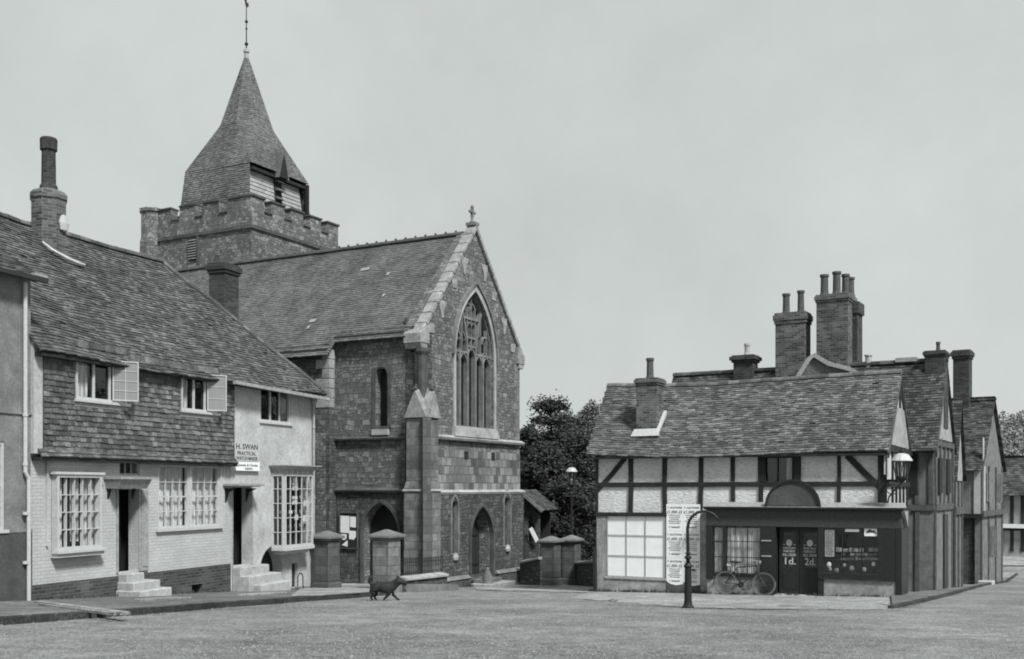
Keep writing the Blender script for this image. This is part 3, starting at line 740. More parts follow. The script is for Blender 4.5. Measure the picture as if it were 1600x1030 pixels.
MB().holed([(0, NZ-.02), (6.4, NZ-.02), (3.2, RZ-.06)], [], 2.78, 2.99, 'yz').build('gable_wall', 'dark_render', nb)
MB().box(0, 3.1, -.42, -.3, NZ-.12, NZ-.03).build('gutter', 'dark_paint', nb)
pu = K.U(39, -.12)+3
mb = MB().tube([(pu, -.13, NZ-.15), (pu, -.13, K.Z(39, 738, -.12)), (pu+.07, -.15, K.Z(39, 748, -.12)), (pu+.07, -.15, K.G(0, 0))], .042, 8)
for z in (3.9, 2.9, 1.9, .9): mb.lathe([(.055, -.03), (.055, .03)], (pu, -.13, z), 8)
mb.build('drainpipe', 'white_paint', nb)
MB().box(pu-.02, 3.1, -.40, -.3, NZ-.02, NZ+.03).build('verge_board', 'grey_paint', nb)

# ------------------------------------------------------------------ church
H = Frame(660, 36.0, .471, .882)
WG = H.U(811); MX = WG/2
chu = empty('church', H.loc, H.rz, 'stone church nave with steep tiled roof, gable cross and tall traceried window', 'church')
EYs = H.S(645, 520, -.25); HE = EYs[1]                 # eaves height of the side wall
RH = H.Z(728, 364, .6) if False else (EYE + (HY-365)/FPX*39.4 - H.bz)
pitch = (RH-HE)/(MX+.25)
BY = H.S(527, 600, 0)[0]; BX = -.42                    # break in the side wall
LEN = 17.0
AZ = H.Z(738, 349, 0)                                  # coping apex
KZL = H.S(655, 497, -.1)[1] if False else H.Z(662, 500, 0); 
# gable wall
bw0, bw1 = H.U(711), H.U(771); bz0 = H.Z(741, 668); bzs = H.Z(741, 560)
kk = 1.02
big = arch(bw0, bw1, bz0, bzs, kk, 10)
dr = (H.U(731), H.U(764), H.Z(747, 906), H.Z(747, 800)); s1 = (H.U(701), H.U(710), H.Z(705, 866), H.Z(705, 788)); s2_ = (H.U(783), H.U(792), H.Z(787, 853), H.Z(787, 782))
sc1 = H.Z(750, 687); sc2 = H.Z(765, 768)
gw = MB()
gz_e = HE + .25*pitch
gw.holed([(0, -2), (WG, -2), (WG, gz_e), (MX, RH+.05), (0, gz_e)], [big, arch(dr[0], dr[1], dr[2], dr[3]-1.0, .75), arch(*s1, 1.), arch(*s2_, 1.)], 0, .7)
gw.build('wall', 'rubble', chu)
# dressed band between the string courses (flushwork) 
fw_ = MB(); fw_.holed([(.62, sc2+.02), (WG+.02, sc2+.02), (WG+.02, sc1-.45), (.62, sc1-.45)], [], -.035, .0)
fw_.build('flushwork_band', 'flushwork', chu)
for px_, py_ in ((727, 711), (769, 713)):
    x_ = H.U(px_); z_ = H.Z(px_, py_); MB().box(x_-.12, x_+.12, -.06, .0, z_-.14, z_+.14).build('putlog_vent', 'dark_room', chu)
# lower front wall a little thicker + plinth
plz = H.Z(795, 890); lw = MB()
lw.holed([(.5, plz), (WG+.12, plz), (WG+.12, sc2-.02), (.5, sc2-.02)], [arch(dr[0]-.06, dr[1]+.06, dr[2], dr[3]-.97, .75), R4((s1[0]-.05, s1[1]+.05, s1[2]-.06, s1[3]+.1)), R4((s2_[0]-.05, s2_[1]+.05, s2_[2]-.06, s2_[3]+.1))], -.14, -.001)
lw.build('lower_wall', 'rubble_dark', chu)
pm = MB()
for a, b in ((.4, dr[0]-.25), (dr[1]+.25, WG+.22)): MB().box(a, b, -.26, -.002, -2.5, plz-.06).build('plinth', 'dark_brick', chu)
pc = MB()
for a, b in ((.4, dr[0]-.25), (dr[1]+.25, WG+.22)): MB().taper(a-.02, b+.02, -.30, -.002, plz-.059, a, b, -.17, -.002, plz+.06).build('plinth_cap', 'ashlar_grey', chu)
# string courses
st_ = MB()
for z, x0, x1 in ((sc1, .45, WG+.16), (sc2, .5, WG+.2)):
    st_.taper(x0, x1, -.16, -.001, z-.10, x0, x1, -.2, -.001, z-.02); st_.taper(x0, x1, -.2, -.001, z-.019, x0, x1, -.03, -.001, z+.07)
st_.build('string_course', 'ashlar', chu)
# door
dd = MB(); dd.holed(arch(dr[0]-.02, dr[1]+.02, dr[2], dr[3]-1.0, .75), [], .42, .48)
for i in range(1, 5): x_ = dr[0]+(dr[1]-dr[0])*i/5; dd.box(x_-.01, x_+.01, .405, .419, dr[2], dr[3]-.9)
dch = dd.build('door', 'dark_paint', chu); MB().box(dr[0]+.1, dr[1]-.1, .395, .404, dr[2]+.5, dr[2]+.56).box(dr[0]+.1, dr[1]-.1, .395, .404, dr[2]+1.6, dr[2]+1.66).build('hinge', 'iron', dch)
MB().ribbon(arch(dr[0]-.09, dr[1]+.09, dr[2], dr[3]-.98, .75)[1:-0 or None]+[(dr[0]-.09, dr[2])], .12, -.19, .12).build('door_surround', 'ashlar_dark', chu)
for s_ in (s1, s2_):
    f = MB().ribbon(arch(s_[0]-.05, s_[1]+.05, s_[2], s_[3]-.1, 1.), .09, -.16, .02, closed=True).build('slit_window', 'ashlar_grey', chu)
    MB().holed(arch(s_[0], s_[1], s_[2], s_[3]-.1, 1.), [], .25, .27).build('pane', 'black_paint', f)
    MB().lathe([(.02, -.14), (.14, -.1), (.17, 0), (.12, .1), (.02, .15)], ((s_[0]+s_[1])/2, -.17, s_[2]-.1), 9, sy=.6).build('sill', 'ashlar', f)
# great window with tracery
ro_ = arch(bw0-.14, bw1+.14, bz0-.16, bzs, kk, 12); ri = arch(bw0, bw1, bz0, bzs, kk, 12)
tr = MB(); tr.holed(ro_, [ri], -.05, .02)
tw = tr.build('tracery_window', 'ashlar', chu, bevel=.008, label='tall pointed window of five lights with upright tracery bars')
MB().ribbon(arch(bw0-.2, bw1+.2, bzs-.1, bzs, kk*.98, 12)[2:], .09, -.12, -.0).build('hood_mould', 'ashlar_grey', tw)
si = MB(); si.taper(bw0-.2, bw1+.2, -.16, .3, bz0-.38, bw0-.16, bw1+.16, -.1, .3, bz0-.02); si.build('sill', 'ashlar', tw)
W5 = bw1-bw0; ml = MB(); zc = bzs; r = W5*kk
def ztop(x):                       # height of the arch at x
    xx = x-bw0 if x < (bw0+bw1)/2 else bw1-x
    return bzs + math.sqrt(max(0, r*r-(r-xx)**2))
lx = [bw0+W5*i/5 for i in range(6)]
for i in range(1, 5): ml.box(lx[i]-.05, lx[i]+.05, .12, .3, bz0, min(ztop(lx[i])-.03, zc+.3) if i in (1, 4) else zc+.15)
ml.ribbon(ri, .09, .10, .32, closed=True)
def lancet(a, b, zs_, k=.9, wd=.05): 
    pts = [p for p in arch(a, b, zs_, zs_, k, 5)[2:]]; ml.ribbon(pts, wd, .14, .27)
for i in range(5):
    z_ = zc-.15+(.25 if i == 2 else 0); lancet(lx[i]+.02, lx[i+1]-.02, z_-.12); 
    ml.box(lx[i], lx[i+1], .13, .26, z_+.3, z_+.37)
for sgn in (0, 1):                 # the two mullions run on and lean outwards in a Y
    xm = lx[2] if sgn == 0 else lx[3]; dx = -1 if sgn == 0 else 1
    ml.ribbon([(xm, zc+.1), (xm+dx*.08, zc+.7), (xm+dx*.26, zc+1.35), (xm+dx*.42, min(zc+1.75, ztop(xm+dx*.42)))], .085, .115, .3)
xm = (bw0+bw1)/2
for x_ in (lx[1]-W5*.1, lx[1]+W5*.06, lx[4]-W5*.06, lx[4]+W5*.1):
    ml.box(x_-.025, x_+.025, .14, .27, zc+.1, ztop(x_)-.06); 
for a in (lx[0]+W5*.1, lx[1]+.05, lx[3]+.12, lx[4]-.02):
    if ztop(a+.1) > zc+.9: lancet(a, a+W5*.13, zc+.62, .9, .04)
ml.box(lx[2]-.1, lx[3]+.1, .13, .28, zc+.72, zc+.80); ml.box(lx[2]-.38, lx[3]+.38, .13, .28, zc+1.42, zc+1.5)
for x_ in (xm-.28, xm, xm+.28): ml.box(x_-.022, x_+.022, .14, .27, zc+.3, ztop(x_)-.08 if x_ == xm else zc+1.9)
for a in (lx[2]+.0, xm): lancet(a, a+W5*.1, zc+1.1, .9, .04); lancet(a-.14, a+W5*.1, zc+1.72, .8, .045)
ml.build('tracery', 'ashlar_grey', tw)
gl = MB(); gl.holed(ri, [], .33, .35); gl.build('pane', 'black_paint', tw)
vs = MB()                          # relieving stones over the arch
for i in range(-2, 3): vs.box(MX+i*.17-.07, MX+i*.17+.07, -.02, .0, ztop(xm)+.25-abs(i)*.05, ztop(xm)+.62-abs(i)*.05)
vs.build('relieving_arch', 'ashlar_grey', chu)
# gable coping with kneelers and quoins
cp = MB(); cw = .42
LK = (-.28, gz_e-.30); RK = (WG+.28, gz_e-.30)
for s_, k in ((-1, LK), (1, RK)):
    ax, az = MX, AZ
    dx, dz = ax-k[0], az-k[1]; l = math.hypot(dx, dz); nx, nz_ = -dz/l*s_*-1*-1, dx/l
    nseg = 11
    for i in range(nseg):
        a, b = i/nseg, (i+1)/nseg-.004; p = (k[0]+dx*a, k[1]+dz*a); q = (k[0]+dx*b, k[1]+dz*b)
        ii = .15; ix = (dz/l*ii) if s_ < 0 else (-abs(dz)/l*ii); iz = -abs(dx)/l*ii
        cp.prism([p, q, (q[0]+ix, q[1]+iz), (p[0]+ix, p[1]+iz)], -.11-.006*(i % 2), .30)
cpo = cp.build('gable_coping', 'coping_stone', chu, bevel=.02)
kn = MB()
for k, s_ in ((LK, -1), (RK, 1)):
    kn = MB()
    x_ = k[0]+.1*(-s_)
    kn.prism([(k[0], k[1]-.32), (k[0]-s_*.55, k[1]-.32), (k[0]-s_*.55, k[1]+.35), (k[0], k[1]+.02)], -.12, .6); 
    kn.prism([(k[0]-s_*.1, k[1]-.5), (k[0]-s_*.45, k[1]-.5), (k[0]-s_*.45, k[1]-.325), (k[0]-s_*.02, k[1]-.325)], -.1, .58)
    kn.build('kneeler', 'coping_stone', chu, bevel=.015)
qs = MB()
for i in range(4):                 # pale stones stepping into the face under the coping
    for s_ in (-1, 1):
        f_ = .16+.2*i; x_ = (LK[0]+(MX-LK[0])*f_) if s_ < 0 else (RK[0]+(MX-RK[0])*f_); z_ = LK[1]+(AZ-LK[1])*f_
        MB().prism([(x_, z_-.28), (x_-s_*.46, z_-.30), (x_-s_*.26, z_-.62), (x_-s_*.22, z_-.9), (x_-s_*.12, z_-.9), (x_+s_*.02, z_-.5)] if i % 2 else [(x_, z_-.28), (x_-s_*.38, z_-.28), (x_-s_*.38, z_-.6), (x_-s_*.1, z_-.62)], -.03, .0).build('quoin', 'coping_stone', chu)

rq = MB(); z = -1.
while z < gz_e-.5:
    w_ = random.choice((.25, .42)); rq.box(WG-w_, WG+.02, -.022, .4, z, z+.29)
    if z > sc1: rq.box(-.02, random.choice((.2, .3)), -.018, .3, z, z+.29)
    z += .30
rq.build('quoin', 'ashlar_grey', chu, bevel=.01)
# finial cross
cr = MB(); cr.box(MX-.15, MX+.15, -.12, .3, AZ-.05, AZ+.06).lathe([(.09, .05), (.1, .1), (.06, .15), (.045, .25)], (MX, .1, AZ), 8)
cr.box(MX-.04, MX+.04, .05, .15, AZ+.25, AZ+.66).box(MX-.17, MX+.17, .055, .145, AZ+.42, AZ+.49)
for x_, z_ in ((-.17, .455), (.17, .455), (0, .66)): cr.lathe([(.01, -.06), (.055, -.03), (.055, .03), (.01, .06)], (MX+x_, .1, AZ+z_), 7)
cr.build('finial_cross', 'ashlar_grey', chu)
# side wall, first bay
sw = H.S(590, 664), H.S(603, 574)
slit = arch(sw[0][0]-.0, H.S(605, 600)[0], sw[0][1], sw[1][1]-.4, 1.) if False else None
ya, yb = H.S(606, 600)[0], H.S(587, 600)[0]
slit = arch(ya, yb, H.S(597, 666)[1], H.S(597, 590)[1], 1.)
pa, pb = H.S(624, 800)[0], H.S(569, 800)[0]
PSZ = H.S(597, 832)[1]; pd = arch(pa, pb, -.6, PSZ, .72, 8)
sd2 = MB(); sd2.holed([(.0, -2), (BY+.4, -2), (BY+.4, HE+.25*pitch), (.0, HE+.25*pitch)], [slit, pd], 0, .6, 'yz'); sd2.build('side_wall', 'rubble', chu)
f = MB().holed(rectpts(ya-.14, yb+.14, H.S(597, 668)[1]-.05, H.S(597, 574)[1]), [slit], -.03, .0, 'yz').build('slit_window', 'ashlar_dark', chu)
MB().holed(slit, [], .3, .32, 'yz').build('pane', 'black_paint', f)
MB().box(-.14, -.031, ya-.08, yb+.08, H.S(597, 680)[1], H.S(597, 671)[1]).build('sill', 'ashlar', f)
ss1 = H.S(590, 684)[1]; ss2 = H.S(590, 765)[1]; sm = MB()
for z_ in (ss1, ss2):
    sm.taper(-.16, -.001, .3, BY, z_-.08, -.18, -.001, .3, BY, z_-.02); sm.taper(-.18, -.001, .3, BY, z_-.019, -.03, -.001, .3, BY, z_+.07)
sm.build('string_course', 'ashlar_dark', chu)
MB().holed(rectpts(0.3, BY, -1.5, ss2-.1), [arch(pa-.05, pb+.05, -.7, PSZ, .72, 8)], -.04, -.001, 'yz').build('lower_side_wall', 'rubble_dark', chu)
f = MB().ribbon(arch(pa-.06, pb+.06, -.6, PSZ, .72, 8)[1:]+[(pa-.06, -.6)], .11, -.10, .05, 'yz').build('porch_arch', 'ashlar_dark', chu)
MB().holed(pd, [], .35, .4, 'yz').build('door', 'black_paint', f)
# left block of the side wall, projecting
hb = HE+.25*pitch-pitch*0+BX*pitch
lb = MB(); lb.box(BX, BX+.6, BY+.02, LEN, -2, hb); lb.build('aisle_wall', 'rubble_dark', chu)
q2 = MB(); z = -1.; i = 0
while z < hb-.35:
    if z < H.S(520, 650, BX)[1]: z += .345; i += 1; continue
    q2.box(BX-.02, BX+.28, BY-.0, BY+(.62 if i % 2 else .35), z, z+.33); z += .345; i += 1
q2.build('quoin', 'coping_stone', chu, bevel=.015)
b2 = MB(); zt = H.S(505, 680, BX-.4)[1]
b2.box(BX-.55, BX-.022, BY+.15, BY+.85, -2, zt-.5).taper(BX-.55, BX-.022, BY+.15, BY+.85, zt-.499, BX-.03, BX-.022, BY+.15, BY+.85, zt+.1)
b2.build('buttress', 'rubble_dark', chu)
# dark eaves board and gutter
MB().box(-.2, -.02, .62, BY, HE+.01, HE+.1).box(BX-.2, BX-.02, BY, LEN, HE+.01+BX*pitch, HE+.1+BX*pitch).build('gutter', 'dark_paint', chu)
# diagonal buttress with gableted head
db = MB(); cx_, cy_ = 0., 0.
def dbox(mb, r0, r1, hw, z0, z1, mat=None, top=None):
    """block along the outward diagonal (-1,-1)"""
    s = 1/math.sqrt(2); o_ = Vector((-s, -s)); t_ = Vector((s, -s))
    def P_(r_, w__, z): p = o_*r_+t_*w__; return (p.x, p.y, z)
    r2 = r1 if top is None else top
    mb.idx([P_(r0, -hw, z0), P_(r1, -hw, z0), P_(r1, hw, z0), P_(r0, hw, z0), P_(r0, -hw, z1), P_(r2, -hw, z1), P_(r2, hw, z1), P_(r0, hw, z1)], [(0,3,2,1),(4,5,6,7),(0,1,5,4),(1,2,6,5),(2,3,7,6),(3,0,4,7)])
gz0 = EYE+(HY-652)/FPX*35.4-H.bz; gz1 = EYE+(HY-606)/FPX*35.4-H.bz; wz = EYE+(HY-752)/FPX*35-H.bz
db.box(-.40, .40, -.40, .40, wz, gz0)
db.box(-.46, .46, -.46, .46, -2, wz-.25); db.taper(-.46, .46, -.46, .46, wz-.249, -.41, .41, -.41, .41, wz)
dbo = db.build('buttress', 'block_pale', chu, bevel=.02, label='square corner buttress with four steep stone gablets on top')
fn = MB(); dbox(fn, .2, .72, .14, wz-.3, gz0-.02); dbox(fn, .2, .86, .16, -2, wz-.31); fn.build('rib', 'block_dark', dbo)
wt = MB(); wt.taper(-.5, .5, -.5, .5, wz-.33, -.47, .47, -.47, .47, wz-.255); wt.build('weathering', 'ashlar', dbo)
gb = MB(); gh_ = gz1-gz0
gb.prism([(-.46, gz0), (.46, gz0), (.0, gz1)], -.47, .3); gb.prism([(-.46, gz0), (.46, gz0), (.0, gz1-.01)], -.47, .3, 'yz')
gb.taper(-.1, .1, -.1, .1, gz0, -.16, .16, -.16, .16, gz1+.05)
gb.build('gablet', 'coping_stone', dbo, bevel=.01)
cf = MB()
for x_, y_ in ((0, -.42), (-.42, 0), (.25, -.25)):
    for k in range(5): cf.lathe([(.01, -.05), (.055, -.02), (.05, .03), (.01, .06)], (x_+random.uniform(-.06, .06), y_+random.uniform(-.06, .06), gz1-.02+random.uniform(-.05, .14)), 6)
cf.build('crocket', 'ashlar_dark', dbo)
# shaft above the buttress up to the kneeler
MB().lathe([(.15, gz1-.6), (.17, LK[1]-.75), (.24, LK[1]-.62), (.24, LK[1]-.5)], (-.06, -.04, 0), 8, R(22.5)).build('corner_shaft', 'ashlar_dark', chu)
# far side walls, closed
MB().box(WG-.6, WG-.001, .71, LEN, -2, gz_e).box(0, WG, LEN, LEN+.5, -2, gz_e).box(.1, WG-.1, .71, .8, -2, RH-3.6).build('rear_wall', 'rubble_dark', chu)
# nave roof
nr = MB()
def onr(x): return RH-.06-(MX-x)*pitch
xe = -.30
tiles(nr, [(xe, BY-.12, onr(xe)), (xe, .5, onr(xe)), (MX, .5, onr(MX)), (MX, BY-.12, onr(MX))], .115, .17, .013, .003)
xe2 = BX-.32
tiles(nr, [(xe2, LEN+.2, onr(xe2)), (xe2, BY-.12, onr(xe2)), (MX, BY-.12, onr(MX)), (MX, LEN+.2, onr(MX))], .115, .17, .013, .003)
tiles(nr, [(WG+.3, .5, onr(xe)), (WG+.3, LEN+.2, onr(xe)), (MX, LEN+.2, onr(MX)), (MX, .5, onr(MX))], .23, .34, .013, .003)
nr.build('roof', 'tile_church', chu)
rg = MB(); ridge(rg, (MX, .5, RH), (MX, LEN+.2, RH), .13, .45)
yy = .8
while yy < 9.5: rg.lathe([(.04, 0), (.055, .03), (.02, .08)], (MX, yy, RH+.06), 6); yy += .45
rg.build('ridge_tiles', 'ashlar_dark', chu)
sk = MB()
for px_, py_, l in ((569, 425, .42), (487, 506, .3), (480, 516, .12), (605, 432, .12), (598, 466, .1)):     # slipped pale tiles and a patch of mortar
    rr = Vector(((px_-CX)/FPX, 1., (HY-py_)/FPX)); o_ = H.O
    # meet the roof plane
    best = min((abs(((rr.x*D-o_.x)*H.u.x+(D-o_.y)*H.u.y-MX)*pitch+RH-.06-(EYE-H.bz+rr.z*D)), D) for D in [34+.02*i for i in range(700)])
    D = best[1]; lx_ = (rr.x*D-o_.x)*H.u.x+(D-o_.y)*H.u.y; ly_ = (rr.x*D-o_.x)*H.y.x+(D-o_.y)*H.y.y
    sk.idx([(lx_, ly_-l/2, onr(lx_)+.07), (lx_, ly_+l/2, onr(lx_)+.05), (lx_+.11, ly_+l/2, onr(lx_+.11)+.06), (lx_+.11, ly_-l/2, onr(lx_+.11)+.07)], [(0, 1, 2, 3)])
sk.build('slipped_tile', 'ashlar', chu)

# ---- tower
T0 = Vector((-.2458*50, 50.)); tx0 = (T0-H.O).dot(H.u); ty0 = (T0-H.O).dot(H.y); TW = 6.65
def tz(py, D=50.): return EYE+(HY-py)/FPX*D-H.bz
tw_ = empty('church_tower', (*H.W(tx0, ty0), H.bz), H.rz, 'battlemented stone tower behind the nave with tiled spire and weathercock', 'tower')
zs, zc_, zm_ = tz(353), tz(326), tz(306)
zbase = -2
def battl(a0, a1, n, crn=.42):
    """outline of a battlemented wall with n merlons"""
    L = a1-a0; gap = .55; mw = (L-gap*(n-1))/n; pts = [(a0, zbase), (a1, zbase)]
    for i in range(n-1, -1, -1):
        l, r_ = a0+i*(mw+gap), a0+i*(mw+gap)+mw
        pts += [(r_, zm_), (l, zm_)]
        if i: pts += [(l, zc_), (l-gap, zc_)]
    return pts, [(a0+i*(mw+gap), a0+i*(mw+gap)+mw) for i in range(n)], gap
tb = MB(); tops = MB()
for pl_, y0, y1, a0, a1 in (('xz', 0, .45, 0, TW), ('xz', TW-.45, TW, 0, TW), ('yz', 0, .45, .451, TW-.451), ('yz', TW-.45, TW, .451, TW-.451)):
    pts, ms, gap = battl(a0, a1, 5) if pl_ == 'xz' else battl(a0, a1, 4)
    # the side seen left of the corner runs along y, the other along x
    tb.holed(pts, [], y0, y1, pl_)
    for i, (l, r_) in enumerate(ms):
        e = .07; e2 = .0 if pl_ == 'yz' else .07
        if pl_ == 'xz': tops.box(l-e, r_+e, y0-e, y1+e, zm_+.002, zm_+.1)
        else: tops.box(y0-e, y1+e, l-.02, r_+.02, zm_+.003, zm_+.101)
        if i < len(ms)-1:
            if pl_ == 'xz': tops.box(r_+.001, r_+gap-.001, y0-e, y1+e, zc_+.002, zc_+.08)
            else: tops.box(y0-e, y1+e, r_+.001, r_+gap-.001, zc_+.002, zc_+.08)
tb.build('wall', 'rubble_tower', tw_, wob=.03); tops.build('coping', 'ashlar_dark', tw_, bevel=.02, wob=.03)
ts = MB(); 
for e, za, zb in ((.09, zs-.1, zs), (.04, zs+.001, zs+.07)): ts.box(-e, TW+e, -e, TW+e, za, zb)
ts.build('string_course', 'ashlar_dark', tw_)
MB().lathe([(.62, zbase), (.62, zs-.12), (.56, zs+.1), (.56, zm_-.02), (.64, zm_), (.64, zm_+.16)], (.1, TW-.05, 0), 8, R(22.5)).build('stair_turret', 'rubble_tower', tw_)
yl0, yl1 = .9+1.35, .9+1.9
lv = MB(); ly0 = TW*.52; lv.box(-.06, -.001, ly0, ly0+.52, tz(402, 51), tz(368, 51)); lvo = lv.build('louvre_opening', 'dark_room', tw_)
sl = MB()
for i in range(8): z_ = tz(402, 51)+.06+i*(tz(368, 51)-tz(402, 51)-.1)/7.5; sl.taper(-.12, -.061, ly0, ly0+.52, z_, -.08, -.061, ly0, ly0+.52, z_+.06)
sl.build('louvre', 'ashlar_grey', lvo)
MB().box(-.10, -.001, ly0-.18, ly0-.05, zbase, zs-.13).box(-.07, -.001, TW*.3, TW*.3+.3, zbase, tz(392)).build('buttress', 'ashlar_dark', tw_)
MB().box(.3, TW-.3, .3, TW-.3, zs+.2, zs+.3).build('tower_roof', 'lead', tw_)
# ---- spire
c0 = TW/2
def z54(py): return EYE+(HY-py)/FPX*54.5-H.bz
zb0, zb1, zb2, zb3 = zs+.3, EYE+(HY-271)/FPX*53.8-H.bz, z54(207), z54(82)
sA, sB, rO = 2.42, 2.12, 1.42
sq = lambda s, z: [(c0-s, c0-s, z), (c0+s, c0-s, z), (c0+s, c0+s, z), (c0-s, c0+s, z)]
B0, B1 = sq(sA, zb0), sq(sB, zb1)
sp = MB()
# battered tiled sides; the side facing +x of the picture (y = front) is boarded
for i in (3, 2, 1): j = (i+1) % 4; tiles(sp, [B0[i], B0[j], B1[j], B1[i]], .11, .16, .014, .005)
oc = [(c0+rO*math.cos(R(22.5+45*k)), c0+rO*math.sin(R(22.5+45*k)), zb2) for k in range(8)]
cor = {0: B1[2], 1: B1[3], 2: B1[0], 3: B1[1]}
ec = .16
E1 = sq(sB+.002, zb1+.0); E1[0] = (c0-sB-.03, c0-sB-ec, zb1-.12); E1[1] = (c0+sB+.03, c0-sB-ec, zb1-.12)
for k in range(8):                 # eight faces between the octagon and the square
    a, b = oc[k], oc[(k+1) % 8]; m = (22.5+45*k+22.5) % 360
    q = {0: 2, 90: 3, 180: 0, 270: 1}
    if round(m) % 90 == 0:         # broad side: from the octagon edge to the square edge
        e = {0: (E1[1], E1[2]), 90: (E1[2], E1[3]), 180: (E1[3], E1[0]), 270: (E1[0], E1[1])}[round(m) % 360]
        tiles(sp, [e[0], e[1], b, a], .11, .16, .014, .005)
    else:
        e = {45: E1[2], 135: E1[3], 225: E1[0], 315: E1[1]}[round(m)]
        tiles(sp, [e, b, a], .11, .16, .014, .005)
    tiles(sp, [a, b, (c0, c0, zb3)], .11, .15, .014, .005)
sp.build('spire', 'tile_spire', tw_)
hp_ = MB()
for k in range(8):
    hp_.tube([oc[k], (c0, c0, zb3)], [.022, .015], 5)
for k, e in ((0, E1[2]), (1, E1[2]), (2, E1[3]), (3, E1[3]), (4, E1[0]), (5, E1[0]), (6, E1[1]), (7, E1[1])): hp_.tube([e, oc[k]], .022, 5)
hp_.build('hip_tiles', 'tile_spire', tw_)
# boarded belfry face (front = y small), set back under the eaves
bf = MB(); nb_ = 15; y_in = .16
for i in range(nb_):
    t0_, t1_ = i/nb_, (i+1)/nb_; za, zb = zb0+(zb1-.35-zb0)*t0_, zb0+(zb1-.35-zb0)*t1_; s0_ = sA+(sB-sA)*t0_; s1_ = sA+(sB-sA)*t1_
    ya_, yb_ = c0-s0_+y_in, c0-s1_+y_in
    for xa, xb in ((c0-s0_+.12, c0-.26), (c0+.26, c0+s0_-.42)):
        bf.idx([(xa, ya_-.04, za), (xb, ya_-.04, za), (xb, yb_, zb+.02), (xa, yb_, zb+.02), (xa, ya_, za), (xb, ya_, za)], [(0, 1, 2, 3), (0, 4, 5, 1)])
bf.build('weatherboarding', 'pale_board', tw_)
bo = MB(); bo.box(c0-sB+.05, c0+sB-.05, c0-sB+.2, c0-sB+.25, zb0, zb1); bo.box(c0+sA-.42, c0+sA-.3, c0-sA+.05, c0-sA+.2, zb0, zb1-.2)
bo.box(c0-sB+.06, c0+sB+.12, c0-sB-.14, c0-sB+.2, zb1-.42, zb1-.28)
bo.build('belfry_frame', 'timber', tw_)
lo = MB(); lo.box(c0-.26, c0+.26, c0-sB+.02, c0-sB+.1, zb0, zb1-.2); loo = lo.build('belfry_louvre', 'dark_room', tw_)
s5 = MB()
for i in range(7): z_ = zb0+.15+i*(zb1-.3-zb0)/7; MB().taper(c0-.25, c0+.25, c0-sB-.2, c0-sB+.0, z_, c0-.25, c0+.25, c0-sB-.03, c0-sB+.0, z_+.16).build('louvre', 'timber_old', loo)

gg = MB(); gzt = zb1+.85
gg.prism([(c0-.36, zb1-.35), (c0+.36, zb1-.35), (c0, gzt)], c0-sB-.3, c0-sB+.9)
ggo = gg.build('belfry_gablet', 'timber', tw_)
g2_ = MB(); 
for s_ in (-1, 1): g2_.prism([(c0+s_*.42, zb1-.42), (c0+s_*.36, zb1-.42), (c0, gzt+.0), (c0, gzt+.1)], c0-sB-.36, c0-sB+1.1)
g2_.build('bargeboard', 'tile_spire', ggo)
fi = MB(); fi.lathe([(.13, -.35), (.10, -.05), (.16, 0), (.13, .12), (.05, .2)], (c0, c0, zb3), 10); fi.build('spire_cap', 'lead', tw_)
vr = MB(); zt_ = z54(-14); vr.tube([(c0, c0, zb3), (c0, c0, zt_)], [.035, .018], 6)
for py_, r_ in ((69, .10), (45, .06), (34, .085)): vr.lathe([(.01, -r_), (r_*.8, -r_*.6), (r_, 0), (r_*.8, r_*.6), (.01, r_)], (c0, c0, z54(py_)), 8)
wv = vr.build('weather_vane', 'iron', tw_)
ck = MB(); z_ = z54(7)
ck.prism([(.34, .02), (.22, .2), (.12, .1), (-.02, .12), (-.12, .3), (-.22, .3), (-.18, .18), (-.26, .12), (-.16, .06), (-.08, -.12), (.1, -.14), (.2, -.04)], -.02, .02)
cko = ck.build('weathercock', 'iron', wv, (c0, c0, z_)); cko.rotation_euler = (0, 0, R(20)); cko.scale = (.9, .9, .9)

# ------------------------------------------------------------------ notice board
Hn = H.S(547, 830)
nbp = H.W(-.06, Hn[0])
nbd = empty('notice_board', (nbp.x, nbp.y, H.bz+H.S(547, 856)[1]), H.rz, 'notice board with torn white papers on the wall beside the arched side door', 'notice board')
hz = H.S(547, 802)[1]-H.S(547, 856)[1]; hw = abs(H.S(534, 830)[0]-H.S(561, 830)[0])/2
MB().box(-.03, .02, -hw, hw, 0, hz).build('board', 'dark_paint', nbd)
fr_ = MB(); fr_.box(-.06, .0, -hw-.03, -hw, -.02, hz+.02).box(-.06, .0, hw, hw+.03, -.02, hz+.02).box(-.06, .0, -hw-.001, hw+.001, hz+.001, hz+.03).box(-.06, 0, -hw-.001, hw+.001, -.03, -.001); fr_.build('frame', 'timber_old', nbd)
def paper(y0, y1, z0, z1, cut=0, lab=None):
    P_ = [(y0, z0+(cut if cut > 0 else 0)), (y0+(y1-y0)*.3, z0), (y1, z0+.02), (y1, z1), (y0, z1-.01)]
    MB().prism(P_, -.036, -.032, 'yz').build('paper', 'paper', nbd)
# y runs away to the left of the picture
k_ = hw*2
def yy_(px_): return hw-(px_-534)/27*k_
def zz_(py_): return hz*(856-py_)/54
for a, b, c, d_, ct in ((535, 549, 833, 806, 0), (550, 559, 824, 807, 0), (536, 544.5, 844, 834.5, .08), (548.5, 559, 843, 829, .1)):
    paper(yy_(b), yy_(a), zz_(c), zz_(d_), ct)
MB().prism([(yy_(546), zz_(854)), (yy_(537), zz_(852)), (yy_(546), zz_(844))], -.036, -.032, 'yz').build('paper', 'paper', nbd)

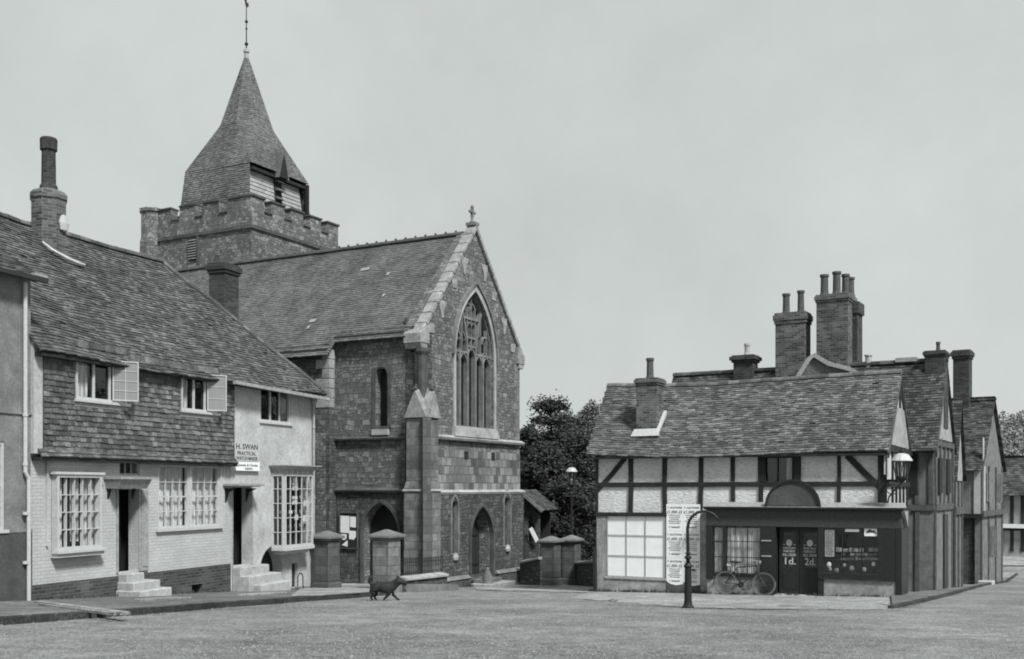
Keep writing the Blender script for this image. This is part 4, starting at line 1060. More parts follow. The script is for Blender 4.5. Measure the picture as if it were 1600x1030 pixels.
# ------------------------------------------------------------------ gate piers, low walls, railings
def pier(px, D, wd, ht, label, rot=H.rz, mat='block_pale', iron=False):
    x, y = (px-CX)/FPX*D, D
    e = empty('gate_pier', (x, y, gh(x, y)), rot, label, 'gate pier', 'stone gate piers of the churchyard'); h = wd/2
    s = MB(); s.box(-h, h, -h, h, .32, ht-.26).box(-h-.04, h+.04, -h-.04, h+.04, -.3, .28).taper(-h-.04, h+.04, -h-.04, h+.04, .281, -h, h, -h, h, .319)
    s.build('shaft', mat, e, bevel=.02)
    c = MB(); o_ = .11; c.box(-h-.05, h+.05, -h-.05, h+.05, ht-.259, ht-.2).box(-h-o_, h+o_, -h-o_, h+o_, ht-.199, ht-.12).taper(-h-o_, h+o_, -h-o_, h+o_, ht-.119, -.05, .05, -.05, .05, ht+.04)
    c.build('cap', 'ashlar_grey', e, bevel=.015)
    if iron: MB().box(-.02+h, h+.03, -.06, .03, ht*.42, ht*.42+.16).build('latch', 'iron', e)
    return e
pier(511, 32.0, .56, 1.80, 'dark gate pier with pyramid cap close against the cottage corner', iron=True, mat='block_dark')
pier(604, 31.2, .60, 1.82, 'pale square gate pier with pyramid cap standing behind the black dog')
pier(861, 40.5, .58, 1.86, 'churchyard gate pier with broad cap at the end of the wall beside the church', mat='block_dark')
pier(893, 41.3, .56, 1.92, 'churchyard gate pier standing in front of the street lantern', mat='block_dark')
def lowwall(a, b, h0, h1, label, cop='ashlar', mat='rubble_dark', th=.36, rail=0., tier=False):
    """a, b ground points; coping at absolute heights above ground h0, h1"""
    a, b = Vector(a), Vector(b); L = (b-a).length; rz = math.atan2(b.y-a.y, b.x-a.x)
    g0 = gh(a.x, a.y); g1 = gh(b.x, b.y)-g0
    e = empty('churchyard_wall', (a.x, a.y, g0), rz, label, 'wall')
    MB().prism([(0, -.6), (L, g1-.6), (L, g1+h1-.14), (0, h0-.14)], -th/2, th/2).build('masonry', mat, e)
    c = MB(); n = max(2, int(L/.8))
    for i in range(n):
        x0, x1 = L*i/n+.004, L*(i+1)/n-.004; za, zb = h0+(g1+h1-h0)*i/n, h0+(g1+h1-h0)*(i+1)/n
        c.idx([(x0, -th/2-.07, za-.138), (x1, -th/2-.07, zb-.138), (x1, th/2+.07, zb-.138), (x0, th/2+.07, za-.138), (x0, -th/2-.07, za-.06), (x1, -th/2-.07, zb-.06), (x1, th/2+.07, zb-.06), (x0, th/2+.07, za-.06), (x0, 0, za), (x1, 0, zb)], [(0,1,5,4),(1,2,6,9,5),(2,3,7,6),(3,0,4,8,7),(4,5,9,8),(8,9,6,7),(0,3,2,1)])
    c.build('coping', cop, e, bevel=.012)
    if tier:
        MB().prism([(.1, -.6), (L-.05, g1-.6), (L-.05, g1+.2), (.1, .24)], -th/2-.42, -th/2-.001).build('footing_step', 'ashlar_grey', e)
    if rail:
        rb = MB(); n = int(L/.125)
        for i in range(n+1):
            x = L*i/n; z = h0+(g1+h1-h0)*i/n; rb.tube([(x, 0, z-.02), (x, 0, z+rail)], .011, 5); rb.lathe([(.011, 0), (.02, .03), (0.002, .09)], (x, 0, z+rail), 5)
        for q in (.08, rail-.06): rb.tube([(0, 0, h0+q), (L, 0, g1+h1+q)], .014, 5)
        rb.build('railing', 'iron' , e)
    return e
def xy(px, D): return ((px-CX)/FPX*D, D)
lowwall(xy(624, 31.6), xy(691, 34.3), .48, .58, 'low wall with pale sloping coping and iron railing beside the pale gate pier', 'ashlar', rail=.45, tier=True)
lowwall(xy(818, 41.5), xy(850, 40.4), .98, 1.14, 'churchyard wall between the church corner and the first of the far gate piers', 'coping_stone')
lowwall(xy(905, 41.2), xy(934, 38.5), .95, 1.0, 'short churchyard wall between the far gate piers and the timbered shop', 'ashlar_grey')
# lean-to porch beyond the church
PO = Frame(819, 44.5, .86, -.3); 
po = empty('porch', (PO.O.x, PO.O.y, gh(*PO.O)), PO.rz, 'small dark lean-to porch with a tiled roof behind the churchyard wall right of the church', 'porch')
z0_ = PO.Z(843, 793); z1_ = PO.Z(820, 768); zb_ = PO.Z(830, 808)
px1 = PO.U(846)
MB().holed([(0, -1), (px1-.1, -1), (px1-.1, z0_-.1), (0, z1_-.1)], [R4((.15, px1-.3, PO.Z(830, 848), zb_))], 0, .15).build('wall', 'rubble_dark', po)
tp = MB(); tiles(tp, [(px1+.15, -.3, z0_-.12), (px1+.15, 2, z0_-.12), (-.1, 2, z1_+.05), (-.1, -.3, z1_+.05)], .11, .17); tp.build('roof', 'tile_row', po)
MB().ribbon([(-.1, z1_+.02), (px1+.15, z0_-.16)], .12, -.36, -.28).build('bargeboard', 'ashlar_grey', po)
MB().box(.1, px1-.2, 1.8, 1.9, -1, z0_).build('rear_wall', 'dark_room', po)
MB().ribbon([(px1-.42, PO.Z(838, 825)), (px1-.12, PO.Z(845, 846))], .16, -.2, -.16).build('notice', 'paper', po)

# ------------------------------------------------------------------ timber-framed shop
S = Frame(932, 32.5, .89, -.456, gh(2.6, 32.5)-.02)
UR_ = S.U(1386); HD = 2.3; DP = 2*HD
SEZ = (S.Z(920, 711, -.35)+S.Z(1386, 704, -.35))/2; SRZ = (S.Z(960, 605, HD)+S.Z(1400, 580, HD))/2
sp_ = (SRZ-SEZ)/(HD+.35)
shop = empty('timbered_shop', S.loc, S.rz, 'half-timbered corner shop with pale panels, long tiled roof and a dark arched shopfront', 'shop')
ML = S.Z(980, 801); RAIL = S.Z(1150, 757); WTOP = SEZ+.17
def ssag(p): return .02*mnoise.noise(Vector((p.x*1.8, p.y*1.7, 1))) -.07*math.sin(max(0, min(1, p.x/UR_))*math.pi*2.)*.5 - .09*math.sin(max(0, min(1, p.x/UR_))*math.pi) + .03*mnoise.noise(Vector((p.x*.6, p.y*.6, 8)))
sw_ = S.rect(1190, 1240, 713, 757)
bwin = S.rect(949, 1040, 803, 902)
FP = -.50                                             # plane of the projecting shopfront
FA, FB = S.U(1103, FP), S.U(1409, FP)
FT = S.Z(1250, 795, FP)
m_ = MB(); m_.holed([(0, -.8), (UR_, -.8), (UR_, WTOP), (0, WTOP)], [R4(sw_), R4(bwin), R4((FA+.25, UR_-.15, .25, ML-.05))], 0, .22)
m_.build('wall', 'shop_plaster', shop)
# stone base and left quoin strip
MB().box(.03, bwin[0]-.04, -.03, -.001, -.8, ML-.1).box(bwin[0]-.04, S.U(1041), -.035, -.001, -.8, bwin[2]-.04).box(S.U(1094), FA-.003, -.03, -.001, -.8, ML+.02).build('stone_base', 'stone_base', shop, wob=.015)
tm = MB()
def T_(px0, px1, z0, z1, y=-.05): tm.box(S.U(px0), S.U(px1), y, -.001, z0, z1)
T_(932, 935.5, ML-.1, WTOP, -.051)
for a, b in ((982, 989), (1035.5, 1042.5), (1092, 1099), (1142, 1149), (1308, 1314)):
    T_(a, b, ML if a < 1040 else FT-.05, RAIL-.07); T_(a, b, RAIL+.07, WTOP)
T_(1185, 1197, RAIL+.07, WTOP, -.06); T_(1240.5, 1252, RAIL+.07, WTOP, -.06); T_(1186, 1193, FT-.05, RAIL-.07); T_(1372, 1386, FT-.05, WTOP, -.065)
tm.box(S.U(935.5)+.002, S.U(1371.8), -.058, -.001, RAIL-.07, RAIL+.07)
tm.box(0, S.U(1042.5), -.07, -.001, ML-.12, ML-.001)
tm.box(0, UR_, -.062, -.001, WTOP-.2, WTOP-.02)
for i in range(1): T_(929.5, 934, -.3, S.Z(932, 856), -.13)
tmo = tm.build('timber_frame', 'timber', shop, bevel=.008, wob=.035)
br = MB()
def brace(pa, pb, wd=.15): br.ribbon([(S.U(pa[0]), S.Z(*pa)), (S.U((pa[0]+pb[0])/2), S.Z((pa[0]+pb[0])/2, (pa[1]+pb[1])/2+1.5)), (S.U(pb[0]), S.Z(*pb))], wd, -.045, -.001)
brace((977, 716), (934, 766), .14); br.build('brace', 'timber', shop)
br = MB(); brace((1324, 712), (1378, 764), .17); br.build('brace', 'timber', shop)
# boarded and painted window with nine panels
MB().box(bwin[0]+.02, bwin[1]-.02, .01, .04, bwin[2]+.02, bwin[3]-.02).build('window_blind', 'cream_board', shop)
window(shop, *bwin, 3, 3, -.01, .022, .013, mat='grey_paint', glass=False, sill=.06, thick=.05, label='large window blanked with white, nine panels')
# small upper window
f = window(shop, *sw_, 2, 1, .04, .05, .04, mat='timber', curtain=[(.74, .97, .02, .98)])
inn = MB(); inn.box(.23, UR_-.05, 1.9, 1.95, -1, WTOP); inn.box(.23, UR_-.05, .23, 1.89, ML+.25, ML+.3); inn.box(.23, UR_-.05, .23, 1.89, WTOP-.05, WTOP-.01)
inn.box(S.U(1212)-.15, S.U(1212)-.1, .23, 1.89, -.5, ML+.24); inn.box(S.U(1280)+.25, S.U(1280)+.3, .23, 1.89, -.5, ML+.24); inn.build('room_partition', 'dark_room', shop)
# side gable wall, studs and panels
sg = MB(); sg.prism([(.001, -.8), (DP, -.8), (DP, WTOP), (HD, SRZ-.12), (.001, WTOP)], UR_-.2, UR_, 'yz'); sg.build('gable_wall', 'white_render', shop)
sg = MB(); sg.prism([(.001, -.8), (DP, -.8), (DP, WTOP), (HD, SRZ-.12), (.001, WTOP)], .0, .2, 'yz'); sg.build('gable_wall', 'white_render', shop)
gt_ = MB()
for y_ in (.9, 1.7, 2.5, 3.3, 4.1): gt_.box(UR_+.001, UR_+.05, y_-.07, y_+.07, -.6 if y_ > 1 else FT, WTOP-.02 if y_ not in (2.5,) else SRZ-.3)
gt_.box(UR_+.001, UR_+.06, 0, DP, RAIL-.07, RAIL+.07); gt_.box(UR_+.001, UR_+.07, 0, DP, WTOP-.18, WTOP-.0); gt_.box(UR_+.001, UR_+.07, 0, DP, ML-.1, ML+.1)
gt_.build('gable_timbers', 'timber', shop)
# upper gable above collar weathered, pale boarding below
MB().prism([(.25, WTOP+.02), (DP-.25, WTOP+.02), (HD+.9, WTOP+(SRZ-WTOP)*.52), (HD-.9, WTOP+(SRZ-WTOP)*.52)], UR_+.021, UR_+.055, 'yz').build('gable_boarding', 'pale_board', shop)
MB().box(0, UR_, DP-.2, DP, -1, WTOP).build('rear_wall', 'dark_render', shop)
# roof
so_ = MB(); xl = S.U(916, -.35); xr = UR_+.08; xrl = S.U(950, HD)
tiles(so_, [(xl, -.35, SEZ), (xr, -.35, SEZ), (xr+.02, HD, SRZ), (xrl, HD, SRZ)], .105, .17, .017, .008, ssag, .003)
tiles(so_, [(xl, DP+.35, SEZ), (xr, DP+.35, SEZ), (xr, HD, SRZ), (xrl, HD, SRZ)], .21, .34, .017, .008, ssag)
so_.build('roof', 'tile_shop', shop)
g_ = MB(); tiles(g_, [(xl, -.35, SEZ), (xl, DP+.35, SEZ), (xrl, HD, SRZ)], .21, .34, .017); g_.build('hip', 'tile_shop', shop)
r_ = MB(); ridge(r_, (xrl, HD, SRZ+.02), (xr, HD, SRZ+.02), .12, .33, ssag); r_.build('ridge_tiles', 'tile_shop', shop)
vb = MB()
for q in ([(-.36, SEZ-.04), (HD, SRZ-.04), (HD, SRZ-.2), (-.3, SEZ-.2)],): vb.prism(q, xr-.03, xr+.02, 'yz')
vb.build('bargeboard', 'timber_old', shop)
MB().box(xl+.1, xr-.05, -.33, -.02, SEZ-.12, SEZ-.06).build('eaves_board', 'timber', shop)
# front chimney standing in the slope
cD = -.35+ (1.15); 
def sroof(y): return SEZ+(y+.35)*sp_
ycf = .42; xc = S.U(1010, ycf); czt = S.Z(1011, 592, ycf+.3)
cw_ = S.U(1027, ycf)-S.U(994, ycf)
c1 = chimney(shop, xc, ycf+.33, sroof(ycf)-.5, czt, cw_, .62, 'chimney_brick', [(0, 0, .12, S.Z(1010, 560, ycf+.3)-czt)], (.06, .11))
c1['label'] = 'narrow brick chimney with pale lead at its foot and one tall pot'
fl = MB(); zf = sroof(ycf)+.05; fl.taper(xc-cw_/2-.12, xc+cw_/2+.10, ycf-.16, ycf-.02, zf-.16, xc-cw_/2-.04, xc+cw_/2+.03, ycf-.05, ycf-.002, zf+.06)
fl.prism([(ycf-.1, zf-.10), (ycf+.62, sroof(ycf+.62)+.03), (ycf+.62, sroof(ycf+.62)+.16), (ycf-.0, zf+.06)], xc+cw_/2+.001, xc+cw_/2+.10, 'yz'); fl.build('flashing', 'white_flashing', c1, wob=.02)
# small gablet behind the ridge
gbx0, gbx1, gbm = S.U(1250, HD+.1), S.U(1330, HD+.1), S.U(1271, HD+.1); gz_ = S.Z(1271, 557, HD+.1); ga = S.Z(1250, 590, HD+.1); gb_ = S.Z(1330, 580, HD+.1)
w2_ = MB(); w2_.prism([(gbx0, ga-.3), (gbx1, gb_-.3), (gbx1, gb_), (gbm, gz_), (gbx0, ga)], HD+.05, HD+.9); go = w2_.build('gablet', 'tile_shop', shop)
MB().ribbon([(gbx0-.05, ga-.03), (gbm-.1, gz_-.1), (gbm+.05, gz_), (gbm+.45, gz_-.26), (gbx1, gb_+.02)], .13, HD-.05, HD+1.0).build('coping', 'lead', go, wob=.09)
# shopfront
SFB = MB(); FH = S.Z(1250, 824, FP)                   # underside of the fascia
SFB.box(FA, FB, FP, -.001, FH, FT-.04)
sfo = SFB.build('shopfront', 'fascia_paint', shop, bevel=.01)
cn = MB(); cn.box(FA-.04, FB+.04, FP-.10, -.002, FT-.039, FT+.01).box(FA-.08, FB+.08, FP-.17, -.002, FT+.011, FT+.045); cn.build('cornice', 'dark_paint', sfo)
ld = MB(); ld.taper(FA-.06, FB+.06, FP-.15, -.003, FT+.046, FA, FB, -.06, -.003, FT+.17); ld.build('lead_roof', 'lead', sfo, wob=.02)
pcx = S.U(1239, FP-.05); pr = (S.U(1281, FP-.05)-S.U(1197, FP-.05))/2; pb = FT+.05
arcp = [(pcx+pr*math.cos(math.pi*i/20), pb+pr*1.0*math.sin(math.pi*i/20)) for i in range(21)]
MB().prism(arcp, FP-.08, FP+.02).build('pediment', 'dark_render', sfo)
MB().ribbon(arcp, .06, FP-.13, FP-.081).build('pediment_moulding', 'black_paint', sfo)
MB().box(pcx-pr-.03, pcx+pr+.03, FP-.1, FP-.03, pb-.0, pb+.03).build('pediment_sill', 'black_paint', sfo)
def fu(px): return S.U(px, FP)
def fz(px, py): return S.Z(px, py, FP)
SB = fz(1150, 897); 
# left display window
lw0, lw1 = fu(1113), fu(1187)
pw = MB(); pw.box(FA, lw0-.001, FP+.0, -.02, fz(1108, 905), FH-.002); pw.box(lw0, lw1, FP, FP+.1, SB-.08, SB); pw.box(fu(1128.5), fu(1134), FP+.01, FP+.09, SB, FH-.001)
pw.box(lw0, fu(1128.4), FP+.03, FP+.06, fz(1120, 847)-.01, fz(1120, 847)+.01)
for py in (846, 871): z = fz(1150, py); pw.box(lw0, lw1, FP+.02, FP+.05, z-.011, z+.011)
pw.box(fu(1167.5)-.012, fu(1167.5)+.012, FP+.015, FP+.06, SB, FH-.001); pw.box(fu(1148)-.008, fu(1148)+.008, FP+.025, FP+.05, SB, FH-.001)
wfo = pw.build('display_window', 'black_paint', shop, label='shop window hung with full lace curtains')
MB().box(lw0, lw1, FP+.06, FP+.065, SB, FH).build('pane', 'glass', wfo)
for a, b in ((1115, 1128), (1135, 1186)):
    cb = MB(); V = []; n = int((b-a)*1.2)
    for i in range(n+1): x = fu(a)+(fu(b)-fu(a))*i/n; dy = .02*math.sin(i*1.6)+.012*math.sin(i*.6); V += [(x, FP+.14+dy, SB+.02), (x, FP+.14+dy*.6, FH-.05)]
    cb.idx(V, [(2*i, 2*i+2, 2*i+3, 2*i+1) for i in range(n)]); cb.build('curtain', 'lace', wfo)
MB().box(lw0-.1, lw1+.02, FP+.3, FP+.34, SB-.3, FH).build('window_back', 'dark_room', wfo)
# pilaster panel between window and door, door recess
x2 = fu(1212); x3 = fu(1280); x4 = fu(1287); x5 = fu(1372)
pp = MB(); pp.box(lw1+.001, x2, FP+.0, FP+.25, -.6, FH-.003); pp.build('panel', 'black_paint', shop)
for z_ in (846, 870): MB().box(lw1+.05, x2-.12, FP-.02, FP-.001, fz(1200, z_), fz(1200, z_)+.035).build('brass_strip', 'grey_paint', shop)
TH = S.Z(1245, 929, FP+.2)
dxm = (x2+x3)/2
for k, (a, b, txt) in enumerate(((x2+.03, dxm-.006, '1d.'), (dxm+.006, x3-.03, '2d.'))):
    dm = MB(); dy = FP+.30; dm.holed(rectpts(a, b, TH, FH-.02), [rectpts(a+.1, b-.08, TH+.75, FH-.14)], dy, dy+.05); dm.box(a+.1, b-.08, dy-.012, dy-.001, TH+.14, TH+.62)
    dro = dm.build('door', 'black_paint', shop); MB().box(a+.1, b-.08, dy+.02, dy+.025, TH+.74, FH-.13).build('pane', 'glass', dro); MB().box(a+.08, b-.06, dy+.3, dy+.31, TH+.7, FH-.1).build('door_backing', 'dark_room', dro)  # plain dark sheet set behind the door glass
    tx = MB(); cx_ = (a+b)/2-.0; wd = (b-a)*.62; yt = dy-.012
    zc2 = fz(1231, 849)
    ci = [(cx_+.085*math.cos(t*math.pi/8), zc2+.095*math.sin(t*math.pi/8)) for t in range(16)]
    tx.prism(ci, yt, yt+.008)
    tx.box(cx_-wd/2, cx_-.11, yt, yt+.006, zc2-.06, zc2-.045).box(cx_+.11, cx_+wd/2, yt, yt+.006, zc2-.06, zc2-.045)
    text_into(tx, 'CHOCOLATE' if k == 0 else 'PURE MILK', .075, cx_, zc2-.17, yt, wd*.98); text_into(tx, 'PURE RICH' if k == 0 else 'PURE RICH', .095, cx_, zc2-.265, yt, wd*.9); text_into(tx, 'FULL CREAM', .1, cx_, zc2-.37, yt, wd*1.02)
    text_into(tx, txt, .27, cx_+.01, zc2-.60, yt, wd*.86)
    tx.build('lettering', 'sign_grey', dro)
MB().box(x3-.03, x4, FP+.0, FP+.25, -.6, FH-.003).build('door_post', 'black_paint', shop)
MB().box(x2-.02, x3+.05, FP-.22, FP+.5, -.6, TH-.004).build('doorstep', 'step_stone', shop, bevel=.02)
# right display window with goods
RB = fz(1330, 897)
pw = MB(); pw.box(x4, x5, FP, FP+.1, RB-.1, RB); pw.box(x5, fu(1399), FP, -.03, RB-.1, FH-.003)
for px in (1316, 1346): pw.box(fu(px)-.014, fu(px)+.014, FP+.01, FP+.06, RB, FH-.002)
wro = pw.build('display_window', 'black_paint', shop, label='dark shop window with rows of packets and a picture card')
MB().box(x4, x5, FP+.06, FP+.065, RB, FH).build('pane', 'glass', wro)
MB().box(x4, x5+.02, FP+.48, FP+.5, RB-.1, FH).build('window_back', 'dark_room', wro)
MB().box(x4, x5, FP+.1, FP+.47, RB-.1, RB-.001).build('window_bed', 'timber', wro)
cr_ = fu(1288.5), fu(1303); MB().box(cr_[0], cr_[1], FP+.045, FP+.052, fz(1295, 870), fz(1295, 828)).build('display_card', 'grey_paint', wro)
tx = MB()
for i in range(9): z = fz(1295, 868-4.4*i); text_into(tx, random.choice(('TEA 1/6', 'BEST', 'COCOA', 'SUGAR', 'FRESH', 'SALE')), .085, (cr_[0]+cr_[1])/2, z, FP+.042, (cr_[1]-cr_[0])*random.uniform(.55, .85))
tx.build('card_print', 'ghost_ink', wro)
def card(pa, pb, pt, pbm, y=FP+.05, mat='paper'): return MB().box(fu(pa), fu(pb), y, y+.006, fz((pa+pb)/2, pbm), fz((pa+pb)/2, pt)).build('display_card', mat, wro)
card(1350, 1370, 824, 838); card(1320, 1342, 827, 831, mat='paper')
tx = MB(); xx, zz = (fu(1350)+fu(1370))/2, fz(1360, 834)
tx.prism([(xx-.13, zz), (xx-.1, zz+.06), (xx-.02, zz+.12), (xx+.03, zz+.08), (xx+.09, zz+.09), (xx+.15, zz-.01), (xx+.05, zz+.03), (xx-.05, zz+.02)], FP+.044, FP+.049)
tx.build('card_print', 'ink', wro)
for r0, rows in enumerate(((857, 863), (865, 869), (871, 876))):
    x = 1305 if r0 else 1306
    MB().box(x4+.05, x5-.03, FP+.16, FP+.34, fz(1330, rows[1])-.02, fz(1330, rows[1])-.005).build('shelf', 'timber', wro)
    while x < 1370:
        w_ = random.uniform(4, 10)
        if random.random() < (.85 if r0 != 1 else .5):
            y = FP+random.uniform(.18, .26); MB().box(S.U(x, y), S.U(x+w_, y), y, y+.08, fz(x, rows[1]), fz(x, rows[0]+random.uniform(-1, 2))).build('packet', random.choice(('white_paint', 'grey_paint', 'grey_paint')), wro, bevel=.006)
        x += w_+random.uniform(.5, 2.5)
for px, py, r, mt in ((1295, 883, .07, 'paper'), (1307, 892, .06, 'grey_paint'), (1365, 882, .055, 'paper'), (1331, 889, .07, 'lead'), (1350, 891, .06, 'lead'), (1297, 890, .05, 'lead'), (1319, 884, .05, 'grey_paint'), (1374, 891, .04, 'grey_paint')):
    z = fz(px, py); MB().lathe([(r*.6, -r), (r, -r*.3), (r*.9, r*.6), (r*.4, r)], (S.U(px, FP+.2), FP+.2, max(z, RB+r)), 9).build('ware', mt, wro)
# corner post and stall risers
MB().box(fu(1399)+.001, FB, FP, -.03, -.6, FH-.003).build('corner_post', 'black_paint', shop, bevel=.01)
MB().box(FA+.02, lw1, FP+.05, -.04, -.8, SB-.081).build('stall_riser', 'stone_base', shop, wob=.02)
MB().box(fu(1281), fu(1402), FP+.03, -.05, -.8, RB-.101).build('stall_riser', 'stone_base', shop, wob=.02)
MB().box(fu(1281), fu(1399), FP-.03, FP+.0, RB-.16, RB-.102).build('stall_sill', 'timber', shop)
for xs in (FB-.06,):                                   # side return of the shopfront
    MB().box(FB-.1, FB-.02, -.03, .9, -.6, FH-.01).box(UR_+.001, FB, -.0, 1.0, FH-.005, FT-.04).build('side_return', 'black_paint', shop)
# console bracket under the cornice end
MB().prism([(FP-.15, FT-.05), (.1, FT-.05), (.1, FT-.5), (-.1, FT-.35), (FP-.02, FT-.12)], FB+.001, FB+.09, 'yz').build('console', 'grey_paint', shop)

# bill board with two columns of bills
pb0, pb1 = S.U(1041, -.06), S.U(1094, -.06); pz0, pz1 = S.Z(1067, 921, -.06), S.Z(1067, 788, -.06)
bl = S.W(pb0, -.06)
bb = empty('bill_board', (bl.x, bl.y, S.bz+pz0), S.rz, 'tall board pasted with two columns of auction bills behind the swan-neck standpipe', 'bill board')
W_, H_ = pb1-pb0, pz1-pz0
MB().box(0, W_, .01, .05, -.05, H_).build('board', 'timber_old', bb)
bills = MB()
def sheet_(x0, x1, z0, z1, tear=0.):
    pts = [(x0, z0+tear), (x0+(x1-x0)*.25, z0+tear*.2), (x0+(x1-x0)*.6, z0-tear*.1), (x1, z0+tear*.3), (x1, z1), (x0, z1+.0)]
    return MB().prism(pts, -.0, .008).build('bill', 'paper', bb)
rows_ = 3; hh = (H_-.12)/rows_
pr_ = MB()
for c_ in range(2):
    for r0 in range(rows_):
        x0_, x1_ = .0+W_/2*c_+.004, W_/2*(c_+1)-.002; za = .12+hh*r0; sheet_(x0_, x1_, za+.004, za+hh, .10 if r0 == 0 else 0)
        xm = (x0_+x1_)/2; ww = x1_-x0_; y = -.004
        text_into(pr_, 'T. AUCTIONS', hh*.10, xm, za+hh*.84, y, ww*.88); text_into(pr_, '£1,000 £5', hh*.15, xm, za+hh*.665, y, ww*.9)
        for k, (s_, f) in enumerate((('TO BE SOLD BY AUCTION', .8), ('ON THE PREMISES', .7), ('HOUSEHOLD', .6), ('FURNITURE AND EFFECTS', .85), ('COWS AND HEIFERS', .7))):
            text_into(pr_, s_, hh*.045, xm, za+hh*(.58-.075*k), y, ww*f*.9)
        text_into(pr_, 'T. MARKET', hh*.085, xm, za+hh*.12, y, ww*.7)
pr_.build('print', 'ghost_ink', bb)

# corner street lantern on a bracket
def lantern(P, s=1., z=0., x=0., y=0., h=.36):
    fr_ = MB(); R0, R1 = .13*s, .2*s; h = h*s
    for k in range(6):
        a = k*math.pi/3; fr_.tube([(x+R0*math.cos(a), y+R0*math.sin(a), z), (x+R1*math.cos(a), y+R1*math.sin(a), z+h)], .011*s, 5)
    fr_.lathe([(R0*.3, -.12*s), (R0*1.1, -.03*s), (R0*1.15, .01*s), (R0*.9, .02*s)], (x, y, z), 12); fr_.lathe([(R1*1.05, h), (R1*1.1, h+.02*s), (R1, h+.025*s)], (x, y, z), 12)
    f = fr_.build('lantern_frame', 'iron', P)
    MB().lathe([(R0*.95, .02*s), (R1*.95, h-.005)], (x, y, z), 12).build('lantern_glass', 'lantern_glass', f)
    MB().lathe([(R1*1.22, h+.02*s), (R1*1.18, h+.045*s), (R1*.75, h+.17*s), (R1*.3, h+.20*s)], (x, y, z), 12).build('lantern_hood', 'white_paint', f)
    MB().lathe([(R1*.3, h+.2*s), (R1*.34, h+.25*s), (R1*.12, h+.29*s), (.02*s, h+.34*s)], (x, y, z), 10).build('lantern_finial', 'iron', f)
    MB().lathe([(.02*s, .02*s), (.025*s, .12*s), (.05*s, .2*s), (.03*s, .27*s)], (x, y, z), 8).build('burner', 'milk_glass', f)
    return f
lx_, lz_ = S.U(1409, -.75), S.Z(1409, 747, -.75)
lp = S.W(lx_, -.75)
cl = empty('bracket_lantern', (lp.x, lp.y, S.bz+lz_), S.rz, 'hooded street lantern on an iron scroll bracket at the shop corner', 'street lamp')
lantern(cl, 1.12, .02)
bx_ = UR_-lx_
b_ = MB(); b_.tube([(bx_, .72, -.06), (bx_*.6, .4, -.06), (0, 0, -.09)], .035, 6); b_.tube([(bx_*.98, .72, -.75), (bx_*.85, .6, -.5), (bx_*.4, .3, -.28), (0, 0, -.12)], .022, 6)
b_.tube([(bx_*.6+.16*math.cos(t), .42, -.30+.13*math.sin(t)) for t in [i*.7 for i in range(9)]], .013, 5)
b_.build('bracket', 'iron', cl)
b_ = MB(); b_.box(bx_-.06, bx_-.02, .62, .74, .1, .62); b_.box(bx_+.02, bx_+.05, .60, .74, .05, .58); b_.build('ladder_board', 'white_paint', cl)

# distant lantern on a post by the gate
x_, y_ = xy(893, 43.0)
ll = empty('post_lantern', (x_, y_, gh(x_, y_)), 0, 'street lantern with white hood on a post against the dark yew trees', 'street lamp')
zt = EYE+(HY-760)/FPX*43-gh(x_, y_)
pl_ = MB(); pl_.lathe([(.11, -.2), (.11, .6), (.07, .7), (.05, .9), (.04, zt-.35), (.07, zt-.3), (.03, zt-.2), (.03, zt-.1)], (0, 0, 0), 10); pl_.tube([(-.28, 0, zt-.4), (.28, 0, zt-.4)], .015, 6)
pl_.build('post', 'iron', ll, smooth=False); lantern(ll, .98, zt+.06, h=.52)

# swan-neck standpipe
D_ = 21.6; x_ = (1075-CX)/FPX*D_
stp = empty('standpipe', (x_, D_, gh(x_, D_)), R(-14), 'iron swan-neck water standpipe on the edge of the paving before the bill board', 'standpipe')
kx = D_/FPX
MB().lathe([(.13, -.05), (.12, .03), (.09, .06), (.078, .12), (.066, 63*kx), (.085, 64*kx), (.088, 66*kx), (.07, 68*kx), (.06, 70*kx)], (0, 0, 0), 14).build('pillar', 'iron', stp, smooth=False)
top = 151*kx; rr = 25*kx
pts = [(0, 0, 69*kx), (0, 0, 90*kx), (-.01, 0, top-rr*1.15)]+[(rr-rr*math.cos(math.pi*i/14), 0, top-rr*1.0+rr*math.sin(math.pi*i/14)*1.0) for i in range(1, 13)]
MB().tube(pts, [.042, .036, .033]+[.031-.0008*i for i in range(12)], 10).build('swan_neck', 'iron', stp, smooth=True)
MB().lathe([(.055, 0), (.07, .02), (.07, .05), (.055, .07)], (0, 0, 76*kx), 10).lathe([(.05, 0), (.062, .015), (.05, .03)], (0, 0, 84*kx), 10).build('collar', 'iron', stp)
MB().box(.07, .15, -.02, .02, 58*kx, 61*kx).build('valve_lever', 'iron', stp)

# ------------------------------------------------------------------ bicycle leaning on the stall riser
yb_ = FP-.22
bxc = S.U(1163, yb_); bp = S.W(bxc, yb_); bg_ = gh(bp.x, bp.y)
bic = empty('bicycle', (bp.x, bp.y, bg_), S.rz, 'old black upright bicycle leaning beneath the lace-curtained shop window', 'bicycle')
bic.rotation_euler = (R(-7), 0, S.rz)
RW = .335; WB = 1.08; xa_, xf_ = -WB/2, WB/2
def ring(mb, c, R_, r, seg=40, k=8):
    V = []; F_ = []
    for i in range(seg):
        a = 2*math.pi*i/seg
        for j in range(k): b = 2*math.pi*j/k; q = R_+r*math.cos(b); V.append((c[0]+q*math.cos(a), c[1]+r*math.sin(b), c[2]+q*math.sin(a)))
    for i in range(seg):
        for j in range(k): F_.append((i*k+j, i*k+(j+1) % k, ((i+1) % seg)*k+(j+1) % k, ((i+1) % seg)*k+j))
    mb.idx(V, F_)
